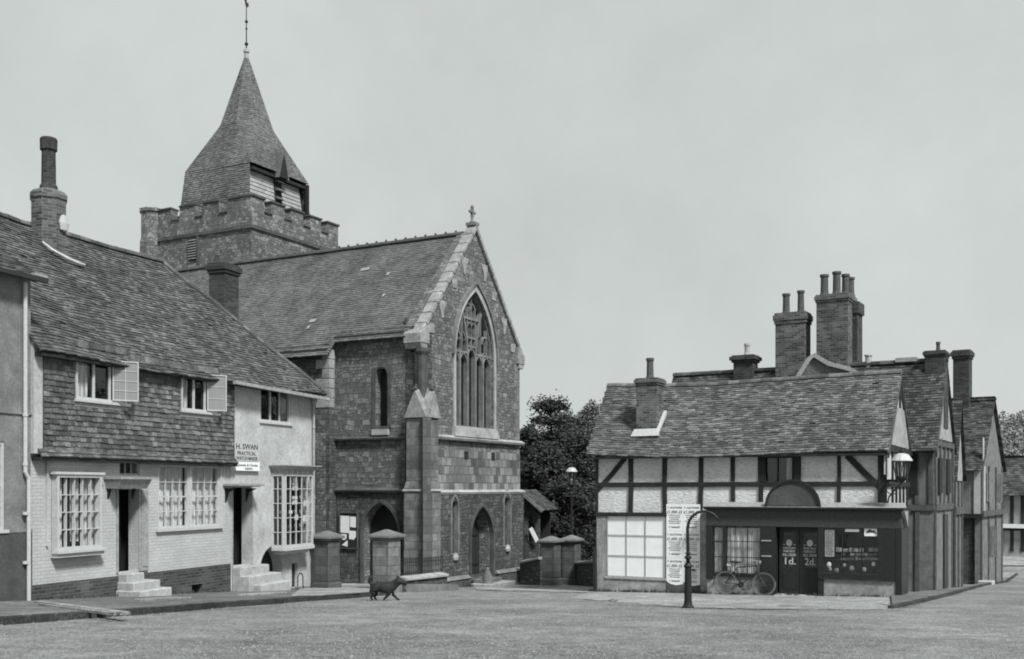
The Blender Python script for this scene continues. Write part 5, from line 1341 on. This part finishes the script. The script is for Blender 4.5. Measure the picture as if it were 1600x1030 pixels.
for x_ in (xa_, xf_):
    t_ = MB(); ring(t_, (x_, 0, RW), RW-.014, .014); wo_ = t_.build('wheel', 'tyre', bic, smooth=True)
    r_ = MB(); ring(r_, (x_, 0, RW), RW-.045, .010, 40, 6); r_.build('rim', 'tyre', wo_, smooth=True)
    sp2 = MB()
    for i in range(28): a = 2*math.pi*i/28; b = a+(.35 if i % 2 else -.35); sp2.tube([(x_+.02*math.cos(b), .02*(-1)**i, RW+.02*math.sin(b)), (x_+(RW-.045)*math.cos(a), 0, RW+(RW-.045)*math.sin(a))], .0016, 3, False)
    sp2.build('spokes', 'chrome', wo_)
    hb_ = MB(); hb_.tube([(x_, -.05, RW), (x_, .05, RW)], .022, 8); hb_.build('hub', 'iron', wo_)
bb_ = (xa_+.44, 0, .29); st1 = (xa_+.28, 0, .82); hd0 = (xf_-.22, 0, .88); hd1 = (xf_-.17, 0, .70); ax_ = (xa_, 0, RW); fx = (xf_, 0, RW)
fm = MB(); fm.tube([bb_, (st1[0]+.02, 0, .78)], .015, 8); fm.tube([(st1[0]+.025, 0, .77), (hd0[0], 0, .84)], .014, 8); fm.tube([bb_, (hd1[0], 0, .71)], .016, 8); fm.tube([hd0, hd1], .018, 8)
for s_ in (-.04, .04): fm.tube([(bb_[0], s_*.6, bb_[2]), (xa_, s_*1.2, RW)], .010, 6); fm.tube([(st1[0]+.03, s_*.5, .76), (xa_, s_*1.2, RW)], .009, 6); fm.tube([(hd1[0], s_*.9, .69), (xf_-.05, s_*1.1, .42), (xf_, s_*1.1, RW)], [.013, .011, .009], 6)
fm.build('frame', 'black_paint', bic)
MB().tube([(st1[0]+.02, 0, .78), (st1[0]-.01, 0, .90)], .012, 6).build('seat_post', 'chrome', bic)
MB().taper(st1[0]-.16, st1[0]+.14, -.09, .09, .90, st1[0]-.17, st1[0]+.03, -.1, .1, .95).box(st1[0]+.0, st1[0]+.15, -.03, .03, .915, .945).build('saddle', 'leather', bic, bevel=.015)
MB().box(st1[0]-.26, st1[0]-.14, -.05, .05, .80, .87).build('saddle_bag', 'white_paint', bic, bevel=.012)
hb_ = MB(); hb_.tube([(hd0[0]+.02, 0, .86), (hd0[0]-.01, 0, .97)], .012, 6); hb_.tube([(hd0[0]-.16, -.25, .96), (hd0[0]-.04, -.22, .97), (hd0[0]+.06, -.1, .97), (hd0[0]+.06, .1, .97), (hd0[0]-.04, .22, .97), (hd0[0]-.16, .25, .96)], .011, 6)
hb_.build('handlebar', 'chrome', bic)
cr_ = MB(); cr_.lathe([(.09, -.006), (.09, .006)], (0, 0, 0), 20); o = cr_.build('chainring', 'iron', bic, (bb_[0], -.045, bb_[2])); o.rotation_euler = (R(90), 0, 0)
pd_ = MB(); pd_.tube([(bb_[0], -.07, bb_[2]), (bb_[0]+.10, -.07, bb_[2]-.13)], .009, 6); pd_.box(bb_[0]+.05, bb_[0]+.15, -.15, -.08, bb_[2]-.145, bb_[2]-.12); pd_.build('pedal', 'iron', bic)
pd_ = MB(); pd_.tube([(bb_[0], .07, bb_[2]), (bb_[0]-.10, .07, bb_[2]+.13)], .009, 6); pd_.box(bb_[0]-.15, bb_[0]-.05, .08, .15, bb_[2]+.12, bb_[2]+.145); pd_.build('pedal', 'iron', bic)
MB().box(xa_, bb_[0], -.047, -.043, RW-.025, RW-.018).box(xa_, bb_[0], -.047, -.043, RW-.09, RW-.083).build('chain', 'iron', bic)
for x_, a0, a1 in ((xa_, 20, 200), (xf_, 15, 150)):
    mg = MB(); R_ = RW+.018; pts = [(x_+R_*math.cos(R(a)), RW+R_*math.sin(R(a))) for a in range(a0, a1, 9)]; mg.ribbon(pts, .004, -.03, .03); mg.build('mudguard', 'black_paint', bic)
MB().lathe([(.03, -.04), (.045, 0), (.04, .05)], (hd0[0]+.09, 0, .93), 8).build('lamp', 'chrome', bic)

# ------------------------------------------------------------------ tall stacks and the long range behind the shop
LQ = Vector((10.41, 28.5)); ld_ = Vector((.508, .861)).normalized()
def lineP(t): return LQ+ld_*t
A_ = lineP(5.8)
B = Frame(1460, A_.y, .861, -.508, gh(A_.x, A_.y)); B.O = A_; B.loc = (A_.x, A_.y, B.bz)
rng = empty('long_tiled_house', B.loc, B.rz, 'long tiled house behind the shop with brick stacks and a pale steep gable', 'house')
GD = 3.6; BL = -9.4
bzE, bzR = EYE+(HY-690)/FPX*33.5-B.bz, EYE+(HY-564)/FPX*35.3-B.bz
wl = MB(); wl.prism([(0, -1.5), (GD, -1.5), (GD, bzE), (GD/2, bzR-.15), (0, bzE)], -.25, 0, 'yz'); wl.build('gable_wall', 'panel_old', rng)
wl = MB(); wl.box(BL, -.251, 0, .25, -1.5, bzE); wl.box(BL, -.251, GD-.25, GD, -1.5, bzE); wl.prism([(0.251, -1.5), (GD-.251, -1.5), (GD-.251, bzE), (GD/2, bzR-.15), (0.251, bzE)], BL, BL+.25, 'yz'); wl.build('wall', 'panel_old', rng)
st = MB()
zj = EYE+(HY-793)/FPX*34-B.bz
for i in range(5):
    y_ = .06+i*(GD-.1)/4; st.box(.001, .06, y_-.07, y_+.07, zj+.1, bzE+.1)
    if i % 2 == 0: st.box(.001, .05, y_-.08, y_+.08, -1, zj-.08)
st.box(.001, .08, 0, GD, zj-.1, zj+.1); st.box(.001, .07, 0, GD, bzE-.1, bzE+.06)
for i in range(7):
    x_ = -.1-i*.42; st.box(x_-.07, x_+.07, -.06, -.001, zj+.1, bzE); 
    
    if i % 2: st.box(x_-.07, x_+.07, -.05, -.001, -1, zj-.1)
st.box(BL, -.001, -.07, -.001, zj-.1, zj+.09)
st.build('timber_frame', 'timber_old', rng, wob=.06)
MB().prism([(.2, bzE+.1), (GD-.2, bzE+.1), (GD/2, bzR-.5)], .021, .05, 'yz').build('gable_boarding', 'pale_board', rng)
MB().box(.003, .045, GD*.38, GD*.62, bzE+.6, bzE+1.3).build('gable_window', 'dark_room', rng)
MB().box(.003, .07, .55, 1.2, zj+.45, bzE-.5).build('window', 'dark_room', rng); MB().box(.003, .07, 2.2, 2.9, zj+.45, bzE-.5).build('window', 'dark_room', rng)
dl = MB().box(.003, .06, 1.6, 2.4, -.8, zj-.25).build('door', 'dark_paint', rng)
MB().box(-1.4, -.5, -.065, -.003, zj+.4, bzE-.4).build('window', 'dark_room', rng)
rf = MB(); x0_, x1_ = BL-.1, .12
tiles(rf, [(x0_, -.35, bzE-.3), (x1_, -.35, bzE-.3), (x1_, GD/2, bzR), (x0_, GD/2, bzR)], .11, .17, .016, .006, lambda p: .05*mnoise.noise(Vector((p.x*.5, 2, 2))))
tiles(rf, [(x0_, GD+.35, bzE-.3), (x1_, GD+.35, bzE-.3), (x1_, GD/2, bzR), (x0_, GD/2, bzR)], .22, .34)
rf.build('roof', 'tile_row', rng)
rd = MB(); ridge(rd, (x0_, GD/2, bzR+.02), (x1_, GD/2, bzR+.02), .13, .35); rd.build('ridge_tiles', 'tile_row', rng)
MB().prism([(-.36, bzE-.34), (GD/2, bzR-.04), (GD/2, bzR-.22), (-.3, bzE-.5)], x1_-.04, x1_+.01, 'yz').build('bargeboard', 'timber_old', rng)
def bz2(px, py, y): return B.Z(px, py, y)
yb2 = GD/2
# squat stack with one pale pot
cA = chimney(rng, B.U(1165, yb2), yb2, bzR-.5, bz2(1165, 556, yb2), .72, .6, 'chimney_dark', [(.06, 0, .11, bz2(1170, 537, yb2)-bz2(1165, 556, yb2))], (.12, .13), pot='pot_pale'); cA['label'] = 'squat dark stack with oversailing cap and one pale pot'
zB = bz2(1239, 490, yb2); cB = chimney(rng, B.U(1239, yb2), yb2, bzR-1., zB, B.U(1262, yb2)-B.U(1216, yb2), .75, 'chimney_brick', [(-.24, 0, .14, .72), (.28, 0, .13, .78)], (.07, .2)); cB['label'] = 'square brick stack with two round pots'
wC = B.U(1330, yb2)-B.U(1281, yb2); zC = bz2(1305, 462, yb2)
cC = chimney(rng, B.U(1305, yb2), yb2+.1, bzR-1., zC, wC, 1.1, 'chimney_brick', [(-.32, -.3, .15, .72), (.10, -.3, .15, .78), (.33, 0, .14, .72), (.42, .35, .14, .66)], (.06, .14)); cC['label'] = 'tallest brick stack with four pots in a row'
xx = B.U(1333, yb2+.3); MB().box(xx-.12, xx+.16, yb2+.2, yb2+1.0, bzR-1, bz2(1333, 488, yb2)).box(xx-.14, xx+.22, yb2+.15, yb2+1.05, bz2(1333, 488, yb2)+.001, bz2(1333, 470, yb2)).build('chimney_flue', 'chimney_dark', cC)
MB().lathe([(.11, -.3), (.11, .25), (.14, .26), (.14, .3)], (B.U(1357, yb2), yb2, bzR+.02), 10).build('ridge_pot', 'pot_pale', rng)
MB().box(B.U(1400, yb2), B.U(1433, yb2), yb2-.15, yb2+.15, bzR+.0, bzR+.14).build('ridge_cap', 'lead', rng)
ce = chimney(rng, B.U(1468, yb2)-.1, yb2+.05, bzE+.5, bz2(1468, 549, yb2), .62, .8, 'chimney_dark', [(.05, 0, .07, .32)], (.06, .1)); ce['label'] = 'low dark stack at the gable end'

# ---- narrow gabled house between
A2 = lineP(9.9); B2 = Frame(1490, A2.y, .861, -.508, gh(A2.x, A2.y)); B2.O = A2; B2.loc = (A2.x, A2.y, B2.bz)
h2 = empty('narrow_gabled_house', B2.loc, B2.rz, 'narrow house in the side street showing a sliver of white gable', 'house')
e2, r2 = EYE+(HY-738)/FPX*37.5-B2.bz, EYE+(HY-630)/FPX*39-B2.bz
MB().prism([(0, -1.5), (1.8, -1.5), (1.8, e2), (.9, r2-.1), (0, e2)], -4, 0, 'yz').build('wall', 'panel_old', h2)
MB().prism([(.1, e2-.3), (1.7, e2-.3), (1.7, e2), (.9, r2-.25), (.1, e2)], .001, .05, 'yz').build('gable_boarding', 'pale_board', h2)
sm = MB()
for y_ in (.05, .9, 1.75): sm.box(.001, .06, y_-.07, y_+.07, -1.2, e2-.3)
sm.box(.001, .09, 0, 1.8, 2.6, 2.85); sm.build('timber_frame', 'timber_old', h2)
rf = MB(); tiles(rf, [(-4, -.3, e2-.3), (.15, -.3, e2-.3), (.15, .9, r2), (-4, .9, r2)], .11, .17); tiles(rf, [(-4, 2.1, e2-.3), (.15, 2.1, e2-.3), (.15, .9, r2), (-4, .9, r2)], .22, .34); rf.build('roof', 'tile_row', h2)

# ---- third house, standing forward into the side street
B3 = Frame(1533, 45.0, .83, -.56)
h3 = empty('jettied_house', B3.loc, B3.rz, 'tall tiled house ending the row, grey render above dark brick', 'house')
GD3 = 5.0; W3 = -4.2
e3, r3 = B3.Z(1533, 728), B3.Z(1553, 624, GD3/2); j3 = B3.Z(1533, 803)
MB().box(W3, 0, .0, .25, j3, e3).box(W3, W3+.25, .25, GD3, -1, e3).box(W3, 0, GD3-.25, GD3, -1, e3).build('wall', 'grey_render', h3)
MB().box(W3, -.0, .12, .35, -1, j3-.003).build('ground_floor_wall', 'dark_brick', h3)
MB().prism([(.0, -1), (GD3, -1), (GD3, e3), (GD3/2, r3-.1), (.0, e3)], -.25, -.003, 'yz').build('gable_wall', 'panel_old', h3)
sm = MB()
for y_ in (.07, 1.6, 3.3, 4.9): sm.box(.0, .06, y_-.08, y_+.08, -1, e3)
sm.box(-.3, .0, -.03, -.001, j3, e3); sm.box(0, .12, 0, GD3, j3-.12, j3+.12); sm.build('timber_frame', 'timber_old', h3, wob=.05)
for ya2, za2, zb2_ in ((.6, j3+.5, e3-.3), (3.6, j3+.5, e3-.3), (1.9, j3-1.9, j3-.6)):
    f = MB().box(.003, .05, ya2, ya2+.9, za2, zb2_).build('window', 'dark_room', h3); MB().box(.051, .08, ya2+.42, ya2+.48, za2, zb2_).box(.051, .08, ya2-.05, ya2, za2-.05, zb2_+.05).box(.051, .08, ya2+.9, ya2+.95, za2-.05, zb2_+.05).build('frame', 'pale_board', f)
MB().box(-.28, -.02, -.06, -.031, j3, e3).box(.061, .1, .15, .4, j3+.13, e3).box(.061, .09, .0, .2, e3+.1, e3+1.2).build('corner_board', 'white_render', h3)
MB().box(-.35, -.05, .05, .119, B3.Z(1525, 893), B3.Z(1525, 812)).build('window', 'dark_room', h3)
MB().box(W3, .1, -.25, .11, j3-.18, j3-.004).build('jetty_beam', 'timber', h3)
MB().box(-.1, .5, -.3, .3, B3.G(0, 0)-.3, B3.G(0, 0)+.18).build('corner_stone', 'step_stone', h3, bevel=.03)
rf = MB(); tiles(rf, [(W3-.1, -.35, e3-.2), (.15, -.35, e3-.2), (.15, GD3/2, r3), (W3-.1, GD3/2, r3)], .11, .17, .016, .007); tiles(rf, [(W3-.1, GD3+.35, e3-.2), (.15, GD3+.35, e3-.2), (.15, GD3/2, r3), (W3-.1, GD3/2, r3)], .22, .34); rf.build('roof', 'tile_row', h3)
rd = MB(); ridge(rd, (W3, GD3/2, r3+.02), (.15, GD3/2, r3+.02), .13, .35); rd.build('ridge_tiles', 'tile_row', h3)
c5 = chimney(h3, B3.U(1504, GD3/2), GD3/2, r3-.6, B3.Z(1504, 548, GD3/2), .68, .68, 'chimney_dark', (), (.09, .2)); c5['label'] = 'plain dark round-shouldered stack'
# ---- pale house at the far end of the street
B4 = Frame(1568, 68, .80, -.6)
h4 = empty('white_timbered_house', B4.loc, B4.rz, 'white timber-framed house far down the side street at the right edge', 'house')
e4 = B4.Z(1585, 772); z40 = B4.G(0, 0); wr = 6.
MB().box(-3, wr, 0, 5, -1, e4).build('wall', 'pale_board', h4)
sm = MB()
for i in range(15): x_ = -2.6+i*.62; sm.box(x_-.1, x_+.1, -.05, -.001, z40+.4, e4)
sm.box(-3, wr, -.06, -.001, B4.Z(1585, 817)-.5, B4.Z(1585, 817)-.2); sm.build('timber_frame', 'timber', h4)
MB().box(-3, wr, -.4, -.061, B4.Z(1585, 825), B4.Z(1585, 819)).build('ledge', 'cream_board', h4)
rf = MB(); tiles(rf, [(-3.2, -.4, e4-.1), (wr+.2, -.4, e4-.1), (wr+.2, 2.5, e4+2.4), (-3.2, 2.5, e4+2.4)], .22, .3); tiles(rf, [(-3.2, 5.4, e4-.1), (wr+.2, 5.4, e4-.1), (wr+.2, 2.5, e4+2.4), (-3.2, 2.5, e4+2.4)], .22, .3); rf.build('roof', 'tile_row', h4)

# ------------------------------------------------------------------ pavements and paving
cl_ = [(-30, 26.5)]
slab_sheet('pavement', [gp(-260, 1000, .0), gp(0, 977, .0), gp(200, 962, .0), gp(400, 946), gp(560, 934, .0), gp(606, 930)],
           [Vector((*K.W(-9, -.02), 0)), Vector((*K.W(0, -.02), 0)), Vector((*K.W(UE, -.02), 0)), Vector((*xy(530, 33.2), 0)), Vector((*xy(608, 32.2), 0))], .11, 'pavement', 90, 'kerb')
slab_sheet('paving_slabs', [gp(455, 932, .11), gp(500, 931, .11), gp(560, 927.5, .11), gp(600, 924, .11)], [Vector((*xy(470, 31.4), 0)), Vector((*xy(520, 33.6), 0)), Vector((*xy(560, 34.5), 0)), Vector((*xy(590, 34.8), 0))], .122, 'forecourt', 30)
slab_sheet('church_path', [Vector((*xy(505, 33.8), 0)), Vector((*xy(590, 33.), 0)), Vector((*xy(640, 36.), 0))], [Vector((*xy(500, 40), 0)), Vector((*xy(575, 38.5), 0)), Vector((*xy(640, 37.), 0))], .13, 'forecourt', 20)
slab_sheet('lane', [gp(745, 922), gp(850, 925), gp(935, 927)], [Vector((*xy(740, 37.8), 0)), Vector((*xy(850, 41.2), 0)), Vector((*xy(930, 41.6), 0))], .015, 'forecourt', 24)
slab_sheet('shop_paving', [gp(890, 935), gp(1000, 944), gp(1080, 950), gp(1240, 953), gp(1400, 953), gp(1440, 943)], [Vector((*S.W(-.2, .1), 0)), Vector((*S.W(3, .1), 0)), Vector((*S.W(UR_+.3, .1), 0)), Vector((*S.W(UR_+.6, .6), 0))], .008, 'forecourt', 160, wob=.45)
slab_sheet('side_pavement', [gp(1395, 952), gp(1432, 944), gp(1480, 932), gp(1540, 915), gp(1590, 898)], [Vector((*S.W(UR_+.1, .0), 0)), Vector((*lineP(6), 0)), Vector((*lineP(13), 0)), Vector((*B3.W(0, 0), 0)), Vector((*B3.W(0, 6), 0))], .07, 'pavement', 60, 'kerb')
def plank(px0, py0, px1, py1, wd, name, mat, label=None):
    a, b = gp(px0, py0, .11), gp(px1, py1, .11); t = (b-a).normalized(); n = Vector((-t.y, t.x, 0))*wd/2
    V = [a-n, b-n, b+n, a+n]; mb = MB(); mb.idx([(p.x, p.y, gh(p.x, p.y)+.10) for p in V]+[(p.x, p.y, gh(p.x, p.y)+.15) for p in V], [(4,5,6,7),(0,1,5,4),(1,2,6,5),(2,3,7,6),(3,0,4,7)])
    return tag(mb.build(name, mat, bevel=.01), kind='structure')
plank(60, 942, 196, 960, .16, 'gutter_stone', 'forecourt')
plank(62, 946, 180, 961, .05, 'gutter_stone', 'forecourt')
plank(225, 939, 285, 935, .45, 'doorway_slab', 'forecourt')
plank(380, 931, 440, 927, .3, 'doorway_slab', 'forecourt')
# church doorstep and the stones beside it
cs_ = H.W((dr[0]+dr[1])/2, -.7); st3 = empty('church_step', (cs_.x, cs_.y, gh(cs_.x, cs_.y)), H.rz, 'broad low stone step before the church west door', 'steps')
MB().box(-.95, .95, -.35, .5, -.2, .16).build('step', 'ashlar', st3, bevel=.02); MB().box(-.7, .7, .1, .55, .161, .30).build('step', 'ashlar_grey', st3, bevel=.02)
def bollard(px, D, r, h, label):
    x, y = xy(px, D); m = MB().lathe([(r*1.1, -.1), (r*1.15, h*.3), (r, h*.55), (r*.55, h*.8), (r*.35, h*.9), (r*.42, h*.97), (.02, h)], (0, 0, 0), 10).build('guard_stone', 'ashlar_grey', None, (x, y, gh(x, y)), True, wob=.03)
    tag(m, label, 'guard stone')
bollard(762, 38.6, .17, .72, 'rounded guard stone with a knob beside the church west door')

# ------------------------------------------------------------------ trees
def tree(name, px, D, z0, z1, rad, mat, label, n=9000, leaf=.16, shape='round', group=None, seed=1, trunk=.3, layers=0, cat='tree', ex=1.):
    rnd = random.Random(seed); x, y = xy(px, D); g = gh(x, y); H0 = z1-g
    e = empty(name, (x, y, g), 0, label, cat, group)
    t = MB(); pts = [Vector((0, 0, -.3))]
    for i in range(1, 7): pts.append(Vector((rnd.uniform(-.1, .1)*i*.5, rnd.uniform(-.1, .1)*i*.5, H0*.92*i/6)))
    t.tube(pts, [trunk*(1-.15*i) for i in range(7)], 8)
    limbs = []
    for i in range(26):
        f = rnd.uniform(.18, .95); a = rnd.uniform(0, 2*math.pi); b0 = pts[0].lerp(pts[-1], f)
        zz = f; rr = rad*prof(shape, zz)*rnd.uniform(.55, .95)
        b1 = b0+Vector((math.cos(a)*rr, math.sin(a)*rr, rr*(.12 if layers else .45))); bm_ = b0.lerp(b1, .5)+Vector((0, 0, rr*.1))
        t.tube([b0, bm_, b1], [trunk*.28*(1.1-f), trunk*.16*(1.1-f)+.01, .01], 5); limbs.append((b0, b1))
    t.build('trunk', 'bark', e)
    cl = []
    nc_ = 150
    for i in range(nc_):
        f = rnd.random()**.85; a = rnd.uniform(0, 2*math.pi)
        if layers: f = (math.floor(f*layers)+rnd.uniform(-.08, .08))/layers
        f = max(.02, min(.99, f))
        rr = rad*prof(shape, f)*(rnd.random()**.45)*rnd.uniform(.75, 1.12)
        cl.append((Vector((math.cos(a)*rr*ex, math.sin(a)*rr, (z0-g)+(H0-(z0-g))*f)), rad*rnd.uniform(.10, .24)))
    m = MB()
    for i in range(n):
        c, r = cl[rnd.randrange(nc_)]
        v = Vector((rnd.gauss(0, 1), rnd.gauss(0, 1), rnd.gauss(0, 1)*(.35 if layers else .8))).normalized()*r*(rnd.random()**.4)*1.15
        p = c+v; d1_ = Vector((rnd.gauss(0, 1), rnd.gauss(0, 1), rnd.gauss(0, .5))).normalized(); d2_ = d1_.cross(Vector((rnd.gauss(0, 1), rnd.gauss(0, 1), rnd.gauss(0, 1)))).normalized()
        s_ = leaf*rnd.uniform(.6, 1.4)
        m.idx([p-d1_*s_, p+d2_*s_*.45, p+d1_*s_, p-d2_*s_*.45], [(0, 1, 2, 3)])
    m.build('crown', mat, e)
    return e
def prof(shape, f):
    if shape == 'cone': return max(.04, (1-f)**.8)
    if shape == 'round': return math.sqrt(max(0.03, 1-(2*f-1)**2))*.95+.05
    return max(.08, min(1, 1.3*(1-f)**.6))
def zat(py, D): return EYE+(HY-py)/FPX*D
G_ = 'dark trees behind the churchyard gate'
tree('yew_tree', 848, 52, -1.5, zat(697, 52), 2.3, 'yew_leaf', 'broad dark yew close to the church wall', 40000, .085, 'dome', G_, 3)
tree('yew_tree', 905, 56, -1.6, zat(690, 56), 2.9, 'yew_leaf', 'dark spreading yew behind the street lantern', 42000, .09, 'dome', G_, 5)
tree('yew_tree', 880, 50, -1.8, zat(760, 50), 2.5, 'yew_leaf', 'low dark yew filling the gap between the gate piers', 30000, .085, 'round', G_, 9, ex=1.2)
tree('cedar_tree', 859, 66, .5, zat(611, 66), 3.6, 'yew_leaf', 'dark cedar with layered branches rising highest against the sky', 16000, .11, 'cone', G_, 12, .3, 9)
tree('yew_tree', 826, 60, -1., zat(675, 60), 1.9, 'yew_leaf', 'narrow dark tree squeezed against the church corner', 20000, .1, 'dome', G_, 14)
tree('deciduous_tree', 893, 72, .5, zat(655, 72), 3.0, 'leaf', 'thin-crowned leafy tree with sky showing between cedar and pale tree', 11000, .11, 'round', G_, 21)
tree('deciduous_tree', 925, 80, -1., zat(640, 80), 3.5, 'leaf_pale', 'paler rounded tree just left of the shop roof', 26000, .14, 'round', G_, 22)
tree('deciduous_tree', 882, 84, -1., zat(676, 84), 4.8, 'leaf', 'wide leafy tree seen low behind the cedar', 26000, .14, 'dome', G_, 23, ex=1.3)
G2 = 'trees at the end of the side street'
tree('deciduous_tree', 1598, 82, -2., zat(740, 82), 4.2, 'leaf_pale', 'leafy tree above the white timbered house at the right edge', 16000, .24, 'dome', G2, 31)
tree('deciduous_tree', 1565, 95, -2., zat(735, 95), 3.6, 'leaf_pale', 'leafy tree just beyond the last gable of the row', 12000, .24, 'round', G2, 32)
# wooded hill, one mass of foliage far off
hl = MB(); rnd = random.Random(4)
hv = []
for j in range(9):
    for i in range(33):
        x = 60+i*10; y = 170+j*16; h = 21*math.exp(-((x-152)/46)**2)*math.sin(min(1, j/6)*math.pi/2); hv.append((x, y, -1.5+h))
hl.idx(hv, [(j*33+i, j*33+i+1, (j+1)*33+i+1, (j+1)*33+i) for j in range(8) for i in range(32)])
tag(hl.build('hill', 'hazed_hill_leaf', smooth=True), kind='structure')
wd_ = MB()
for i in range(60000):
    x = rnd.uniform(75, 175); y = rnd.uniform(172, 290); j = (y-170)/16; h = 21*math.exp(-((x-152)/46)**2)*math.sin(min(1, j/6)*math.pi/2)
    cxx, cyy = math.floor(x/6.5), math.floor(y/6.5); rr = random.Random(cxx*131+cyy); dx, dy = x/6.5-cxx-.5, y/6.5-cyy-.5
    top = (4.5+3*rr.random())*math.sqrt(max(0, 1-(dx*dx+dy*dy)*2.2))
    p = Vector((x, y, -1.5+h+top*rnd.uniform(.7, 1.))); s_ = rnd.uniform(.25, .6)
    a = Vector((rnd.gauss(0, 1), rnd.gauss(0, 1), rnd.gauss(0, .6))).normalized()*s_; b = a.cross(Vector((rnd.gauss(0, 1), rnd.gauss(0, 1), rnd.gauss(0, 1)))).normalized()*s_*.6
    wd_.idx([p-a, p+b, p+a, p-b], [(0, 1, 2, 3)])
tag(wd_.build('hillside_wood', 'hazed_hill_leaf'), 'pale mass of distant trees covering the hillside', None, None, 'stuff')
# weeds along the foot of the walls
wg = MB(); rnd = random.Random(8)
def weeds(fr_, x0, x1, y, n, h=.12, dz=.0):
    for i in range(n):
        x = rnd.uniform(x0, x1); p = fr_.W(x, y-abs(rnd.gauss(0, .06))); g = gh(p.x, p.y)+dz; hh_ = h*rnd.uniform(.3, 1.3)
        for k in range(4):
            a = rnd.uniform(0, 6.28); d_ = Vector((math.cos(a), math.sin(a), 0)); q = Vector((p.x, p.y, g)); t_ = q+d_*hh_*.5+Vector((0, 0, hh_)); sd_ = Vector((-d_.y, d_.x, 0))*.012
            wg.idx([q-sd_, q+sd_, t_], [(0, 1, 2)])
weeds(S, -.2, FA, -.08, 260, .09, .02); weeds(S, FA, UR_, FP-.02, 200, .07, .02); weeds(K, 0, UE, -.08, 240, .09, .1); weeds(H, .5, WG, -.32, 160, .12)
tag(wg.build('weeds', 'leaf'), 'thin weeds along the foot of the walls', None, None, 'stuff')
# grit lying on the road
gr = MB(); rnd = random.Random(15)
for i in range(26000):
    D = 9+25*rnd.random()**1.5; px = rnd.uniform(-60, 1680); x = (px-CX)/FPX*D; g = gh(x, D)+.012*mnoise.noise(Vector((x*.6, D*.6, 0))); s_ = rnd.uniform(.007, .019)*(1.5 if rnd.random() < .08 else 1)
    if 1 < (x-S.O.x)*S.y.x+(D-S.O.y)*S.y.y+.6 and x > 2: continue
    P_ = [(x+s_*math.cos(a+i), D+s_*math.sin(a+i)*rnd.uniform(.6, 1), g) for a in (0, 1.6, 3.1, 4.7)]; gr.idx(P_+[(x, D, g+s_*.9)], [(0, 1, 4), (1, 2, 4), (2, 3, 4), (3, 0, 4)])
tag(gr.build('gravel', 'grit'), 'loose grit scattered over the macadam', None, None, 'stuff')

# ------------------------------------------------------------------ the dog
Dd = 25.0; dx_ = (601-CX)/FPX*Dd; sc_ = Dd/FPX
def skin(name, verts, edges, radii, mat, parent=None, loc=(0, 0, 0), sub=2, root=0):
    me = bpy.data.meshes.new(name); me.from_pydata(verts, edges, []); o = bpy.data.objects.new(name, me); C.objects.link(o); o.location = loc
    o.modifiers.new('skin', 'SKIN'); sl_ = me.skin_vertices[0].data
    for i, r_ in enumerate(radii): sl_[i].radius = r_ if isinstance(r_, tuple) else (r_, r_); sl_[i].use_root = (i == root)
    s_ = o.modifiers.new('sub', 'SUBSURF'); s_.levels = s_.render_levels = sub
    dg = bpy.context.evaluated_depsgraph_get(); m2 = bpy.data.meshes.new_from_object(o.evaluated_get(dg)); o.modifiers.clear(); o.data = m2
    m2.materials.clear(); m2.materials.append(MATS[mat])
    for p in m2.polygons: p.use_smooth = True
    if parent: o.parent = parent
    return o
# joints in metres, x forward, z up (measured from the photo: 53 px long, 27 px to the back)
V_ = [(-.25, 0, .345), (-.12, 0, .345), (.02, 0, .335), (.14, 0, .33), (.23, 0, .40), (.30, 0, .475), (.37, 0, .50), (.46, 0, .465), (.545, 0, .435),
      (-.31, 0, .41), (-.37, 0, .49), (-.35, 0, .585), (-.27, 0, .61),
      (-.29, -.06, .24), (-.24, -.065, .17), (-.31, -.065, .09), (-.285, -.065, .016), (-.25, -.065, .014),
      (-.26, .06, .24), (-.21, .065, .17), (-.26, .065, .09), (-.225, .065, .016), (-.19, .065, .014),
      (.13, -.055, .22), (.10, -.06, .15), (.04, -.06, .09), (-.01, -.06, .028), (.02, -.06, .016),
      (.15, .055, .22), (.19, .06, .15), (.25, .06, .085), (.31, .06, .024), (.35, .06, .016)]
E_ = [(0, 1), (1, 2), (2, 3), (3, 4), (4, 5), (5, 6), (6, 7), (7, 8), (0, 9), (9, 10), (10, 11), (11, 12), (0, 13), (13, 14), (14, 15), (15, 16), (16, 17), (0, 18), (18, 19), (19, 20), (20, 21), (21, 22),
      (3, 23), (23, 24), (24, 25), (25, 26), (26, 27), (3, 28), (28, 29), (29, 30), (30, 31), (31, 32)]
r_ = [(.11, .125), (.115, .135), (.12, .145), (.12, .15), (.085, .11), (.095, .11), (.10, .10), (.066, .066), (.046, .046), .045, .05, .055, .04,
      (.08, .08), .05, .032, .028, .026, (.08, .08), .05, .032, .028, .026, (.065, .065), .042, .033, .028, .026, (.065, .065), .042, .033, .028, .026]
gz_ = gh(dx_, Dd)
dog = skin('dog', V_, E_, r_, 'fur', None, (dx_, Dd, gz_), 2, 2)
dog.rotation_euler = (0, 0, R(-6)); dog.scale = (1.0, 1, .93); tag(dog, 'black dog with curled tail walking right across the road edge', 'dog')
for s_ in (-1, 1):
    MB().idx([(.29, s_*.05, .55), (.36, s_*.045, .555), (.33, s_*.08, .52), (.30, s_*.06, .655)], [(0, 1, 3), (1, 2, 3), (2, 0, 3), (0, 2, 1)]).build('ear', 'fur', dog)
    MB().lathe([(.002, -.008), (.009, 0), (.002, .008)], (.43, s_*.04, .515), 8).build('eye', 'ink', dog)
MB().lathe([(.003, -.01), (.014, 0), (.003, .01)], (.575, 0, .44), 8).build('nose', 'ink', dog)
